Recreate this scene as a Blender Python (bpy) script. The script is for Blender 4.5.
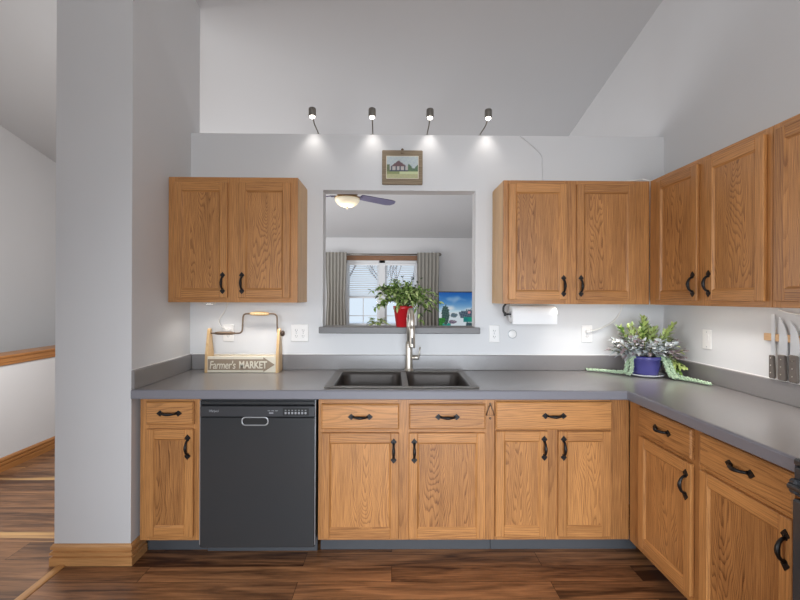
import bpy, bmesh, math, random
from mathutils import Vector, Matrix
R = math.radians
PI = math.pi
random.seed(7)
for o in list(bpy.data.objects):
    bpy.data.objects.remove(o)
SC = bpy.context.scene
COL = SC.collection

def srgb(r, g, b):
    f = lambda v: (v/255/12.92) if v/255 <= .04045 else ((v/255+.055)/1.055)**2.4
    return (f(r), f(g), f(b), 1)

# ------------------------------------------------------------------ camera
cam_d = bpy.data.cameras.new('camera')
cam = bpy.data.objects.new('camera', cam_d)
COL.objects.link(cam)
FPX, YAW, ROLL, CAMH = 430.79, .0108, .0043, 1.401
cam_d.sensor_width = 36
cam_d.lens = FPX/800*36
cam_d.shift_x = 2.57/800
cam_d.shift_y = -2.16/800
fw = Vector((math.sin(YAW), math.cos(YAW), 0))
r0 = Vector((math.cos(YAW), -math.sin(YAW), 0))
u0 = r0.cross(fw)
rt = r0*math.cos(ROLL)+u0*math.sin(ROLL)
up = -r0*math.sin(ROLL)+u0*math.cos(ROLL)
m = Matrix((rt, up, -fw)).transposed().to_4x4()
m.translation = (0, 0, CAMH)
cam.matrix_world = m
cam_d.clip_start = .05
SC.camera = cam

# ------------------------------------------------------------------ world, lights, exposure
w = bpy.data.worlds.new('sky')
SC.world = w
w.use_nodes = True
wb = w.node_tree.nodes['Background']
wb.inputs[0].default_value = (.80, .89, 1.0, 1)
wb.inputs[1].default_value = 1.0
SC.view_settings.view_transform = 'Standard'
SC.view_settings.look = 'None'
SC.view_settings.gamma = 1
SC.view_settings.use_curve_mapping = False
SC.view_settings.exposure = 0.0

def lamp(name, kind, loc, power, color=(1, 1, 1), target=None, size=1, size_y=None, spot=None, blend=.5, parent=None, spread=None):
    d = bpy.data.lights.new(name, kind)
    d.energy = power
    d.color = color
    if kind == 'AREA':
        d.size = size
        if size_y:
            d.shape = 'RECTANGLE'
            d.size_y = size_y
        if spread:
            d.spread = R(spread)
    else:
        d.shadow_soft_size = size
    if kind == 'SPOT':
        d.spot_size = R(spot)
        d.spot_blend = blend
    o = bpy.data.objects.new(name, d)
    COL.objects.link(o)
    o.location = loc
    if target is not None:
        v = Vector(target)-Vector(loc)
        o.rotation_euler = v.to_track_quat('-Z', 'Y').to_euler()
    if parent:
        o.parent = parent
    return o

# added light for assumed daylight behind the camera, aimed low at the base cabinets
lamp('rear_fill', 'AREA', (.4, -2.5, 1.02), 31, (.84, .92, 1.0), (.5, 2.3, .2), 2.3, 1.9, spread=60)
# added upward fill lights: one behind the camera, one in the living room
lamp('ceiling_fill', 'AREA', (.3, -.9, 1.9), 49, (.98, .98, .98), (.3, .6, 6), .9)
lamp('living_ceiling_fill', 'AREA', (.2, 5.2, .7), 17, (.97, .98, 1), (.2, 5.2, 6), 1.6)
# added fill light left of the camera for the right-hand cabinets
lamp('left_fill', 'AREA', (-2.7, .3, 1.15), 12.5, (.97, .98, 1.0), (1.3, 1.6, .45), 1.3, 1.2, spread=85)
# added fill lights, no visible source, for the hall and the living room
lamp('hall_fill', 'POINT', (-2.25, 3.0, 1.5), 48, (1, .98, .95), None, .25)
lamp('living_fill', 'AREA', (-2.9, 5.6, 1.4), 60, (.95, .97, 1.0), (1.5, 5.8, 1.6), 1.8, 1.6)

# ------------------------------------------------------------------ materials
def new_mat(name):
    mt = bpy.data.materials.new(name)
    mt.use_nodes = True
    nt = mt.node_tree
    b = nt.nodes['Principled BSDF']
    return mt, nt, b

def N(nt, kind, **kw):
    n = nt.nodes.new(kind)
    for k, v in kw.items():
        setattr(n, k, v)
    return n

def mat(name, col, rough=.5, metal=0, var=0, scale=20, emit=None, estr=0, coat=0, spec=.5, bump=0, trans=0):
    mt, nt, b = new_mat(name)
    b.inputs['Base Color'].default_value = col
    b.inputs['Roughness'].default_value = rough
    b.inputs['Metallic'].default_value = metal
    b.inputs['Coat Weight'].default_value = coat
    b.inputs['Specular IOR Level'].default_value = spec
    if var or bump:
        tc = N(nt, 'ShaderNodeTexCoord')
        nz = N(nt, 'ShaderNodeTexNoise')
        nz.inputs['Scale'].default_value = scale
        nz.inputs['Detail'].default_value = 4
        nt.links.new(tc.outputs['Object'], nz.inputs['Vector'])
        if var:
            mp = N(nt, 'ShaderNodeMapRange')
            mp.inputs[3].default_value = 1-var
            mp.inputs[4].default_value = 1+var
            nt.links.new(nz.outputs['Fac'], mp.inputs[0])
            vm = N(nt, 'ShaderNodeVectorMath', operation='SCALE')
            vm.inputs[0].default_value = col[:3]
            nt.links.new(mp.outputs[0], vm.inputs['Scale'])
            nt.links.new(vm.outputs[0], b.inputs['Base Color'])
        if bump:
            bp = N(nt, 'ShaderNodeBump')
            bp.inputs['Strength'].default_value = bump
            bp.inputs['Distance'].default_value = .002
            nt.links.new(nz.outputs['Fac'], bp.inputs['Height'])
            nt.links.new(bp.outputs[0], b.inputs['Normal'])
    if emit:
        b.inputs['Emission Color'].default_value = emit
        b.inputs['Emission Strength'].default_value = estr
    if trans:
        b.inputs['Subsurface Weight'].default_value = trans
    return mt

def oak(name, light, dark, grain='Z', figure=1.0, rings=22, tilt=.07, rough=.42, streak=.5):
    """sawn oak: growth rings cut by the board's face, plus long pores"""
    mt, nt, b = new_mat(name)
    L = nt.links.new
    tc = N(nt, 'ShaderNodeTexCoord')
    oi = N(nt, 'ShaderNodeObjectInfo')
    g = N(nt, 'ShaderNodeMapping')
    if grain == 'X':
        g.inputs['Rotation'].default_value = (0, R(90), 0)
    elif grain == 'Y':
        g.inputs['Rotation'].default_value = (R(90), 0, 0)
    L(tc.outputs['Object'], g.inputs['Vector'])
    rv = N(nt, 'ShaderNodeVectorMath', operation='SCALE')
    rv.inputs[0].default_value = (5.3, 3.1, 7.7)
    L(oi.outputs['Random'], rv.inputs['Scale'])
    # low frequency wander of the rings
    st = N(nt, 'ShaderNodeMapping')
    st.inputs['Scale'].default_value = (1, 1, .16)
    L(g.outputs[0], st.inputs['Vector'])
    ad = N(nt, 'ShaderNodeVectorMath', operation='ADD')
    L(st.outputs[0], ad.inputs[0])
    L(rv.outputs[0], ad.inputs[1])
    nz = N(nt, 'ShaderNodeTexNoise')
    nz.inputs['Scale'].default_value = 9
    nz.inputs['Detail'].default_value = 2.5
    L(ad.outputs[0], nz.inputs['Vector'])
    sub = N(nt, 'ShaderNodeVectorMath', operation='SUBTRACT')
    sub.inputs[1].default_value = (.5, .5, .5)
    L(nz.outputs['Color'], sub.inputs[0])
    scl = N(nt, 'ShaderNodeVectorMath', operation='SCALE')
    scl.inputs['Scale'].default_value = .10*figure
    L(sub.outputs[0], scl.inputs[0])
    # ring axis tilted against the face, centre varies by board
    ti = N(nt, 'ShaderNodeMapping')
    ti.inputs['Rotation'].default_value = (tilt, tilt*.5, 0)
    L(g.outputs[0], ti.inputs['Vector'])
    off = N(nt, 'ShaderNodeMapRange')
    off.inputs[3].default_value = -.09
    off.inputs[4].default_value = .09
    L(oi.outputs['Random'], off.inputs[0])
    cx = N(nt, 'ShaderNodeCombineXYZ')
    cx.inputs[1].default_value = .055
    L(off.outputs[0], cx.inputs[0])
    a2 = N(nt, 'ShaderNodeVectorMath', operation='ADD')
    L(ti.outputs[0], a2.inputs[0])
    L(cx.outputs[0], a2.inputs[1])
    a3 = N(nt, 'ShaderNodeVectorMath', operation='ADD')
    L(a2.outputs[0], a3.inputs[0])
    L(scl.outputs[0], a3.inputs[1])
    wv = N(nt, 'ShaderNodeTexWave', wave_type='RINGS', rings_direction='Z', wave_profile='SAW')
    wv.inputs['Scale'].default_value = rings
    wv.inputs['Distortion'].default_value = 1.0
    wv.inputs['Detail'].default_value = 2
    wv.inputs['Detail Scale'].default_value = 8
    L(a3.outputs[0], wv.inputs['Vector'])
    # pores: fine streaks along the grain
    pm = N(nt, 'ShaderNodeMapping')
    pm.inputs['Scale'].default_value = (1, 1, .035)
    L(g.outputs[0], pm.inputs['Vector'])
    pa = N(nt, 'ShaderNodeVectorMath', operation='ADD')
    L(pm.outputs[0], pa.inputs[0])
    L(rv.outputs[0], pa.inputs[1])
    pn = N(nt, 'ShaderNodeTexNoise')
    pn.inputs['Scale'].default_value = 230
    pn.inputs['Detail'].default_value = 3
    L(pa.outputs[0], pn.inputs['Vector'])
    pr = N(nt, 'ShaderNodeMapRange')
    pr.inputs[1].default_value = .35
    pr.inputs[2].default_value = .75
    L(pn.outputs['Fac'], pr.inputs[0])
    # broad board tone
    bn = N(nt, 'ShaderNodeTexNoise')
    bn.inputs['Scale'].default_value = 14
    bn.inputs['Detail'].default_value = 2
    L(ad.outputs[0], bn.inputs['Vector'])
    wr = N(nt, 'ShaderNodeMapRange', interpolation_type='SMOOTHSTEP')
    wr.inputs[1].default_value = .45
    wr.inputs[2].default_value = 1
    L(wv.outputs['Fac'], wr.inputs[0])
    k1 = N(nt, 'ShaderNodeMath', operation='MULTIPLY')
    k1.inputs[1].default_value = .38*min(1, figure)
    L(wr.outputs[0], k1.inputs[0])
    k2 = N(nt, 'ShaderNodeMath', operation='MULTIPLY_ADD')
    k2.inputs[1].default_value = streak*.8
    L(pr.outputs[0], k2.inputs[0])
    L(k1.outputs[0], k2.inputs[2])
    k3 = N(nt, 'ShaderNodeMath', operation='MULTIPLY_ADD')
    k3.inputs[1].default_value = .5
    L(bn.outputs['Fac'], k3.inputs[0])
    L(k2.outputs[0], k3.inputs[2])
    k4 = N(nt, 'ShaderNodeMath', operation='MULTIPLY_ADD')
    k4.inputs[1].default_value = .26
    L(oi.outputs['Random'], k4.inputs[0])
    L(k3.outputs[0], k4.inputs[2])
    fin = N(nt, 'ShaderNodeMapRange')
    fin.inputs[1].default_value = .32
    fin.inputs[2].default_value = 1.2
    L(k4.outputs[0], fin.inputs[0])
    mx = N(nt, 'ShaderNodeMix', data_type='RGBA')
    mx.inputs[6].default_value = light
    mx.inputs[7].default_value = dark
    L(fin.outputs[0], mx.inputs[0])
    L(mx.outputs[2], b.inputs['Base Color'])
    b.inputs['Roughness'].default_value = rough
    b.inputs['Coat Weight'].default_value = .12
    b.inputs['Coat Roughness'].default_value = .25
    bp = N(nt, 'ShaderNodeBump')
    bp.inputs['Strength'].default_value = .12
    bp.inputs['Distance'].default_value = .001
    bp.invert = True
    L(fin.outputs[0], bp.inputs['Height'])
    L(bp.outputs[0], b.inputs['Normal'])
    return mt

def planks(name, light, dark, pale, width, length, rough=.38, pale_amt=.2):
    mt, nt, b = new_mat(name)
    L = nt.links.new
    tc = N(nt, 'ShaderNodeTexCoord')
    br = N(nt, 'ShaderNodeTexBrick')
    br.offset = .37
    br.inputs['Color1'].default_value = (0, 0, 0, 1)
    br.inputs['Color2'].default_value = (1, 1, 1, 1)
    br.inputs['Mortar'].default_value = (.5, .5, .5, 1)
    br.inputs['Scale'].default_value = 1
    br.inputs['Mortar Size'].default_value = .0014
    br.inputs['Mortar Smooth'].default_value = .3
    br.inputs['Brick Width'].default_value = length
    br.inputs['Row Height'].default_value = width
    L(tc.outputs['Object'], br.inputs['Vector'])
    rv = N(nt, 'ShaderNodeVectorMath', operation='SCALE')
    rv.inputs[0].default_value = (9.1, 4.7, 6.3)
    L(br.outputs['Color'], rv.inputs['Scale'])
    def noise(sx, sy, sc, det, dist=0):
        mp = N(nt, 'ShaderNodeMapping')
        mp.inputs['Scale'].default_value = (sx, sy, 1)
        L(tc.outputs['Object'], mp.inputs['Vector'])
        ad = N(nt, 'ShaderNodeVectorMath', operation='ADD')
        L(mp.outputs[0], ad.inputs[0])
        L(rv.outputs[0], ad.inputs[1])
        nz = N(nt, 'ShaderNodeTexNoise')
        nz.inputs['Scale'].default_value = sc
        nz.inputs['Detail'].default_value = det
        nz.inputs['Distortion'].default_value = dist
        L(ad.outputs[0], nz.inputs['Vector'])
        return nz
    n1 = noise(.2, 2.0, 7, 6, 1.5)
    n2 = noise(.06, 1, 120, 3)
    n3 = noise(.10, 2.2, 5, 2, .3)
    mr = N(nt, 'ShaderNodeMapRange')
    mr.inputs[1].default_value = .32
    mr.inputs[2].default_value = .68
    L(n1.outputs['Fac'], mr.inputs[0])
    a = N(nt, 'ShaderNodeMath', operation='MULTIPLY_ADD')
    a.inputs[1].default_value = .45
    L(br.outputs['Color'], a.inputs[0])
    k = N(nt, 'ShaderNodeMath', operation='MULTIPLY')
    k.inputs[1].default_value = .75
    L(mr.outputs[0], k.inputs[0])
    L(k.outputs[0], a.inputs[2])
    a2 = N(nt, 'ShaderNodeMath', operation='MULTIPLY_ADD')
    a2.inputs[1].default_value = .85
    L(n2.outputs['Fac'], a2.inputs[0])
    L(a.outputs[0], a2.inputs[2])
    f = N(nt, 'ShaderNodeMapRange')
    f.inputs[1].default_value = .38
    f.inputs[2].default_value = 1.4
    L(a2.outputs[0], f.inputs[0])
    mx = N(nt, 'ShaderNodeMix', data_type='RGBA')
    mx.inputs[6].default_value = light
    mx.inputs[7].default_value = dark
    L(f.outputs[0], mx.inputs[0])
    pr = N(nt, 'ShaderNodeMapRange', interpolation_type='SMOOTHSTEP')
    pr.inputs[1].default_value = .62
    pr.inputs[2].default_value = .72
    pr.inputs[4].default_value = pale_amt
    L(n3.outputs['Fac'], pr.inputs[0])
    mx2 = N(nt, 'ShaderNodeMix', data_type='RGBA')
    mx2.inputs[7].default_value = pale
    L(pr.outputs[0], mx2.inputs[0])
    L(mx.outputs[2], mx2.inputs[6])
    mx3 = N(nt, 'ShaderNodeMix', data_type='RGBA')
    mx3.inputs[7].default_value = (dark[0]*.5, dark[1]*.5, dark[2]*.5, 1)
    L(br.outputs['Fac'], mx3.inputs[0])
    L(mx2.outputs[2], mx3.inputs[6])
    L(mx3.outputs[2], b.inputs['Base Color'])
    b.inputs['Roughness'].default_value = rough
    return mt

def painted(name, rough=.6, emit=0):
    mt, nt, b = new_mat(name)
    at = N(nt, 'ShaderNodeVertexColor', layer_name='Col')
    nt.links.new(at.outputs[0], b.inputs['Base Color'])
    b.inputs['Roughness'].default_value = rough
    if emit:
        b.inputs['Base Color'].default_value = (0, 0, 0, 1)
        nt.links.remove(b.inputs['Base Color'].links[0])
        nt.links.new(at.outputs[0], b.inputs['Emission Color'])
        b.inputs['Emission Strength'].default_value = emit
    return mt

def pane_glass(name):
    mt, nt, b = new_mat(name)
    out = nt.nodes['Material Output']
    nt.nodes.remove(b)
    tr = N(nt, 'ShaderNodeBsdfTransparent')
    tr.inputs[0].default_value = (.95, .97, .98, 1)
    gl = N(nt, 'ShaderNodeBsdfGlossy')
    gl.inputs['Roughness'].default_value = .03
    fr = N(nt, 'ShaderNodeFresnel')
    fr.inputs[0].default_value = 1.1
    mx = N(nt, 'ShaderNodeMixShader')
    nt.links.new(fr.outputs[0], mx.inputs[0])
    nt.links.new(tr.outputs[0], mx.inputs[1])
    nt.links.new(gl.outputs[0], mx.inputs[2])
    nt.links.new(mx.outputs[0], out.inputs[0])
    return mt

M = {}
M['wall'] = mat('grey_wall_paint', srgb(214, 214, 215), .75, var=.02, scale=3)
M['ceil'] = mat('ceiling_paint', srgb(200, 201, 203), .85, var=.015, scale=2)
OL, OD = srgb(200, 141, 82), srgb(100, 56, 24)
M['oak_v'] = oak('oak_vertical_grain', OL, OD, 'Z', .55, 34, .03)
M['oak_side'] = oak('oak_pale_side', srgb(222, 178, 116), srgb(168, 118, 66), 'Z', .5, 26, .03)  # paler oak tone for the upper cabinet bodies
M['oak_h'] = oak('oak_horizontal_grain', OL, OD, 'X', .7, 32, .04)
M['oak_p'] = oak('oak_flat_sawn_panel', OL, OD, 'Z', 1.2, 54, .09)
M['oak_trim_x'] = oak('oak_trim', srgb(178, 122, 68), srgb(112, 66, 28), 'X', .3, 24, .02)
M['oak_trim_y'] = oak('oak_trim_along', srgb(178, 122, 68), srgb(112, 66, 28), 'Y', .3, 24, .02)
M['dark_trim'] = oak('window_trim_wood', srgb(140, 94, 56), srgb(84, 50, 24), 'X', .3, 24, .02)
M['oak_base'] = oak('oak_baseboard', srgb(206, 152, 96), srgb(134, 82, 40), 'X', .3, 24, .02)
M['strip'] = oak('pale_strip_wood', srgb(216, 164, 104), srgb(160, 108, 58), 'Y', .3, 24, .02)
M['floor_k'] = planks('walnut_planks', srgb(196, 138, 92), srgb(76, 46, 28), srgb(196, 140, 92), .125, 1.25, pale_amt=.3)
M['floor_h'] = planks('walnut_planks_wide', srgb(176, 128, 88), srgb(84, 57, 40), srgb(222, 178, 118), .165, 1.5, pale_amt=.85)
M['counter'] = mat('grey_laminate', srgb(126, 122, 121), .26, var=.10, scale=260, coat=.7)
M['counter'].node_tree.nodes['Principled BSDF'].inputs['Coat Roughness'].default_value = .28
M['edge'] = mat('grey_laminate_edge', srgb(122, 121, 128), .45, var=.06, scale=200)
M['ledge'] = mat('dark_grey_laminate', srgb(116, 114, 114), .45, var=.08, scale=220)
M['kick'] = mat('grey_vinyl_kick', srgb(74, 76, 80), .5, var=.05)
M['iron'] = mat('black_iron', srgb(26, 22, 22), .38, .3, bump=.2, scale=120)
M['black'] = mat('black_enamel', srgb(54, 56, 58), .25, coat=.2)
M['black_panel'] = mat('black_plastic', srgb(56, 57, 60), .35)
M['black_deep'] = mat('black_recess', srgb(12, 12, 13), .5)
M['grey_print'] = mat('grey_print', srgb(150, 152, 155), .5)
M['silver'] = mat('silver_plastic', srgb(170, 172, 175), .3, .6)
M['steel'] = mat('brushed_nickel', srgb(206, 200, 190), .4, 1, var=.04, scale=60)
M['sink'] = mat('graphite_steel', srgb(120, 115, 110), .38, .75, var=.08, scale=40)
M['sink_in'] = mat('graphite_steel_bowl', srgb(80, 75, 72), .45, .6, var=.12, scale=25)
M['white'] = mat('white_plastic', srgb(232, 230, 228), .4)
M['paper'] = mat('paper_towel', srgb(240, 240, 240), .9, bump=.5, scale=90)
M['slot'] = mat('dark_slot', srgb(90, 88, 86), .6)
M['led'] = mat('lamp_glow', srgb(255, 250, 240), .5, emit=(1, .95, .86, 1), estr=9)
M['pewter'] = mat('pewter', srgb(138, 134, 127), .35, .8)
M['pine'] = oak('pale_pine', srgb(222, 190, 142), srgb(180, 140, 92), 'Z', .5, 20, .03)
M['pine_h'] = oak('tan_wood_bar', srgb(206, 170, 128), srgb(168, 128, 88), 'X', .4, 20, .03)
M['cream'] = mat('cream_paint', srgb(222, 214, 196), .7, var=.06, scale=30)
M['taupe'] = mat('taupe_paint', srgb(150, 132, 112), .7, var=.08, scale=40)
M['rust'] = mat('old_steel', srgb(118, 100, 84), .45, .6, var=.2, scale=50)
M['knob_wood'] = mat('dark_wood_knob', srgb(70, 52, 42), .4, var=.15)
M['red_pot'] = mat('red_plastic_pot', srgb(196, 32, 40), .35, coat=.2)
M['blue_pot'] = mat('blue_glazed_pot', srgb(76, 74, 142), .2, coat=.5, var=.12, scale=12)
M['saucer'] = mat('white_ceramic', srgb(225, 226, 230), .3)
M['soil'] = mat('soil', srgb(60, 44, 34), .9, bump=.6, scale=60)
M['leaf_a'] = mat('leaf_green', srgb(108, 140, 62), .45, var=.25, scale=15)
M['leaf_b'] = mat('leaf_dark', srgb(44, 66, 36), .4, var=.25, scale=15)
M['leaf_c'] = mat('leaf_pale', srgb(176, 192, 128), .5, var=.2, scale=15)
M['leaf_y'] = mat('leaf_lime', srgb(176, 192, 112), .5, var=.2, scale=15)
M['leaf_s'] = mat('leaf_silver', srgb(206, 211, 212), .55, var=.15, scale=20)
M['leaf_m'] = mat('leaf_mauve', srgb(172, 154, 156), .55, var=.2, scale=20)
M['leaf_t'] = mat('trailing_leaf', srgb(176, 198, 168), .55, var=.2, scale=20)
M['stem'] = mat('plant_stem', srgb(96, 100, 58), .6)
M['blade'] = mat('knife_steel', srgb(225, 226, 228), .38, .85)
M['hilt'] = mat('knife_handle', srgb(96, 88, 82), .35, var=.15, scale=25)
M['old_frame'] = oak('weathered_frame', srgb(158, 140, 116), srgb(98, 84, 66), 'X', .5, 30, .03, .8)
M['paint'] = painted('painted_picture', .7)
M['screen'] = painted('screen_picture', .2, .7)
M['curtain'] = mat('grey_curtain', srgb(150, 147, 140), .9, var=.08, scale=12)
M['window_white'] = mat('white_window_paint', srgb(226, 228, 230), .5)
M['blind'] = mat('white_blind', srgb(236, 238, 240), .5)
M['glass'] = pane_glass('window_glass')
M['bowl'] = mat('frosted_bowl', srgb(250, 240, 215), .4, emit=(1, .86, .58, 1), estr=.22)
M['brass'] = mat('antique_brass', srgb(150, 120, 80), .3, .9)
M['fan_blade'] = mat('fan_blade', srgb(104, 100, 130), .4)
M['snow'] = mat('snow', srgb(235, 240, 248), .9, var=.05, scale=1)
M['bark'] = mat('bark', srgb(150, 148, 152), .9, var=.2, scale=8)
M['console'] = oak('console_wood', srgb(110, 78, 52), srgb(60, 40, 28), 'X', .5, 20)
M['cord'] = mat('white_cord', srgb(228, 226, 222), .5)

# ------------------------------------------------------------------ mesh helpers
class MB:
    def __init__(s):
        s.bm = bmesh.new()
    def _tag(s, n0, mi, smooth):
        s.bm.faces.ensure_lookup_table()
        for f in s.bm.faces[n0:]:
            f.material_index = mi
            f.smooth = smooth
    def box(s, x0, x1, y0, y1, z0, z1, b=0, mi=0, seg=1):
        t = bmesh.new()
        bmesh.ops.create_cube(t, size=1)
        for v in t.verts:
            v.co = ((x0+x1)/2+v.co.x*(x1-x0), (y0+y1)/2+v.co.y*(y1-y0), (z0+z1)/2+v.co.z*(z1-z0))
        if b:
            bmesh.ops.bevel(t, geom=t.edges[:], offset=b, segments=seg, affect='EDGES', profile=.5)
        s._merge(t, mi, False)
        return s
    def _merge(s, t, mi, smooth, mtx=None):
        mp = {}
        for v in t.verts:
            co = v.co if mtx is None else mtx @ v.co
            mp[v] = s.bm.verts.new(co)
        for f in t.faces:
            try:
                nf = s.bm.faces.new([mp[v] for v in f.verts])
                nf.material_index = mi
                nf.smooth = smooth
            except ValueError:
                pass
        t.free()
    def face(s, pts, mi=0, smooth=False):
        f = s.bm.faces.new([s.bm.verts.new(p) for p in pts])
        f.material_index = mi
        f.smooth = smooth
        return s
    def prism(s, pts, axis, a0, a1, mi=0, b=0, smooth=False):
        def P(p, a):
            return {'X': (a, p[0], p[1]), 'Y': (p[0], a, p[1]), 'Z': (p[0], p[1], a)}[axis]
        t = bmesh.new()
        A = [t.verts.new(P(p, a0)) for p in pts]
        B = [t.verts.new(P(p, a1)) for p in pts]
        t.faces.new(A)
        t.faces.new(B[::-1])
        n = len(pts)
        for i in range(n):
            t.faces.new((A[i], B[i], B[(i+1) % n], A[(i+1) % n]))
        if b:
            bmesh.ops.bevel(t, geom=t.edges[:], offset=b, segments=1, affect='EDGES')
        s._merge(t, mi, smooth)
        return s
    def tube(s, pts, r, seg=10, mi=0, closed=False, flat=1.0):
        pts = [Vector(p) for p in pts]
        n = len(pts)
        rs = r if isinstance(r, (list, tuple)) else [r]*n
        ring0 = None
        up_ = None
        rings = []
        for i, p in enumerate(pts):
            d = (pts[min(i+1, n-1)]-pts[max(i-1, 0)]).normalized()
            if up_ is None:
                up_ = Vector((0, 0, 1)) if abs(d.z) < .9 else Vector((1, 0, 0))
            a = d.cross(up_)
            if a.length < 1e-6:
                a = d.cross(Vector((0, 1, 0)))
            a.normalize()
            b_ = a.cross(d).normalized()
            up_ = b_
            rings.append([s.bm.verts.new(p+(a*math.cos(2*PI*k/seg)+b_*math.sin(2*PI*k/seg)*flat)*rs[i]) for k in range(seg)])
        for i in range(n-1):
            for k in range(seg):
                f = s.bm.faces.new((rings[i][k], rings[i][(k+1) % seg], rings[i+1][(k+1) % seg], rings[i+1][k]))
                f.material_index = mi
                f.smooth = True
        for rg in (rings[0][::-1], rings[-1]):
            f = s.bm.faces.new(rg)
            f.material_index = mi
        return s
    def lathe(s, prof, c=(0, 0, 0), axis='Z', seg=24, mi=0, smooth=True, cap=True):
        t = bmesh.new()
        rings = []
        for r, h in prof:
            if r < 1e-6:
                rings.append([t.verts.new((0, 0, h))])
            else:
                rings.append([t.verts.new((r*math.cos(2*PI*k/seg), r*math.sin(2*PI*k/seg), h)) for k in range(seg)])
        for a, b_ in zip(rings, rings[1:]):
            for k in range(seg):
                k2 = (k+1) % seg
                if len(a) == 1 and len(b_) == 1:
                    continue
                if len(a) == 1:
                    t.faces.new((a[0], b_[k], b_[k2]))
                elif len(b_) == 1:
                    t.faces.new((a[k], a[k2], b_[0]))
                else:
                    t.faces.new((a[k], a[k2], b_[k2], b_[k]))
        for rg in (rings[0], rings[-1]):
            if cap and len(rg) > 1:
                t.faces.new(rg)
        mt = Matrix.Translation(c)
        if axis == 'X':
            mt = mt @ Matrix.Rotation(R(90), 4, 'Y')
        elif axis == 'Y':
            mt = mt @ Matrix.Rotation(R(-90), 4, 'X')
        elif isinstance(axis, Vector):
            mt = mt @ axis.to_track_quat('Z', 'Y').to_matrix().to_4x4()
        s._merge(t, mi, smooth, mt)
        return s
    def ball(s, c, r, seg=12, rings=8, mi=0, mtx=None):
        if not isinstance(r, (tuple, list)):
            r = (r, r, r)
        t = bmesh.new()
        bmesh.ops.create_uvsphere(t, u_segments=seg, v_segments=rings, radius=1)
        mt = Matrix.Translation(c) @ (mtx or Matrix()) @ Matrix.Diagonal((*r, 1))
        s._merge(t, mi, True, mt)
        return s
    def leaf(s, p, d, L, W, mi=0, droop=.25, fold=.15, roll=0):
        p = Vector(p)
        d = Vector(d).normalized()
        side = d.cross(Vector((0, 0, 1)))
        if side.length < .05:
            side = Vector((1, 0, 0))
        side.normalize()
        side = Matrix.Rotation(roll, 3, d) @ side
        nrm = side.cross(d).normalized()
        spine = []
        for t in (0, .3, .65, 1):
            spine.append(p+d*(L*t)-Vector((0, 0, 1))*(droop*L*t*t))
        ws = (.12, .9, .8, 0)
        V = s.bm.verts.new
        c = [V(q) for q in spine]
        l = [V(spine[i]+side*(W*.5*ws[i])+nrm*(fold*W*ws[i])) for i in range(3)]
        r_ = [V(spine[i]-side*(W*.5*ws[i])+nrm*(fold*W*ws[i])) for i in range(3)]
        for i in range(2):
            for q in ((c[i], l[i], l[i+1], c[i+1]), (c[i], c[i+1], r_[i+1], r_[i])):
                f = s.bm.faces.new(q)
                f.material_index = mi
                f.smooth = True
        for q in ((c[2], l[2], c[3]), (c[2], c[3], r_[2])):
            f = s.bm.faces.new(q)
            f.material_index = mi
            f.smooth = True
        return s
    def build(s, name, mats, parent=None, origin=(0, 0, 0), recalc=True):
        if recalc:
            bmesh.ops.recalc_face_normals(s.bm, faces=s.bm.faces[:])
        o_ = Vector(origin)
        me = bpy.data.meshes.new(name)
        for v in s.bm.verts:
            v.co -= o_
        s.bm.to_mesh(me)
        s.bm.free()
        for mm in (mats if isinstance(mats, (list, tuple)) else [mats]):
            me.materials.append(M[mm] if isinstance(mm, str) else mm)
        o = bpy.data.objects.new(name, me)
        COL.objects.link(o)
        place(o, parent, o_)
        return o

ORG = {}
def place(o, parent, origin):
    ORG[o.name] = Vector(origin)
    if parent is not None:
        o.parent = parent
        o.location = Vector(origin)-ORG[parent.name]
    else:
        o.location = origin

def tag(o, label=None, cat=None, group=None, kind=None):
    if label: o['label'] = label
    if cat: o['category'] = cat
    if group: o['group'] = group
    if kind: o['kind'] = kind
    return o

def thing(name, label, cat, loc=(0, 0, 0), rz=0, group=None):
    """an Empty at a thing's base; its parts are modelled in the Empty's own frame"""
    o = bpy.data.objects.new(name, None)
    COL.objects.link(o)
    o.location = loc
    o.rotation_euler = (0, 0, rz)
    o.empty_display_size = .05
    ORG[o.name] = Vector((0, 0, 0))
    return tag(o, label, cat, group)

def struct(o):
    o['kind'] = 'structure'
    return o

def copy_tree(o, parent=None):
    c = o.copy()
    COL.objects.link(c)
    if parent is not None:
        c.parent = parent
    ORG[c.name] = ORG.get(o.name, Vector())
    for ch in list(o.children):
        copy_tree(ch, c)
    return c

def bez(p0, p1, p2, p3, n=12):
    P = [Vector(p) for p in (p0, p1, p2, p3)]
    return [P[0]*(1-t)**3+P[1]*3*t*(1-t)**2+P[2]*3*t*t*(1-t)+P[3]*t**3 for t in [i/n for i in range(n+1)]]

def smooth_path(pts, n=6):
    P = [Vector(p) for p in pts]
    out = []
    for i in range(len(P)-1):
        a, b_, c, d = P[max(i-1, 0)], P[i], P[i+1], P[min(i+2, len(P)-1)]
        for k in range(n):
            t = k/n
            out.append(.5*((2*b_)+(c-a)*t+(2*a-5*b_+4*c-d)*t*t+(3*b_-a-3*c+d)*t**3))
    out.append(P[-1])
    return out

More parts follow.
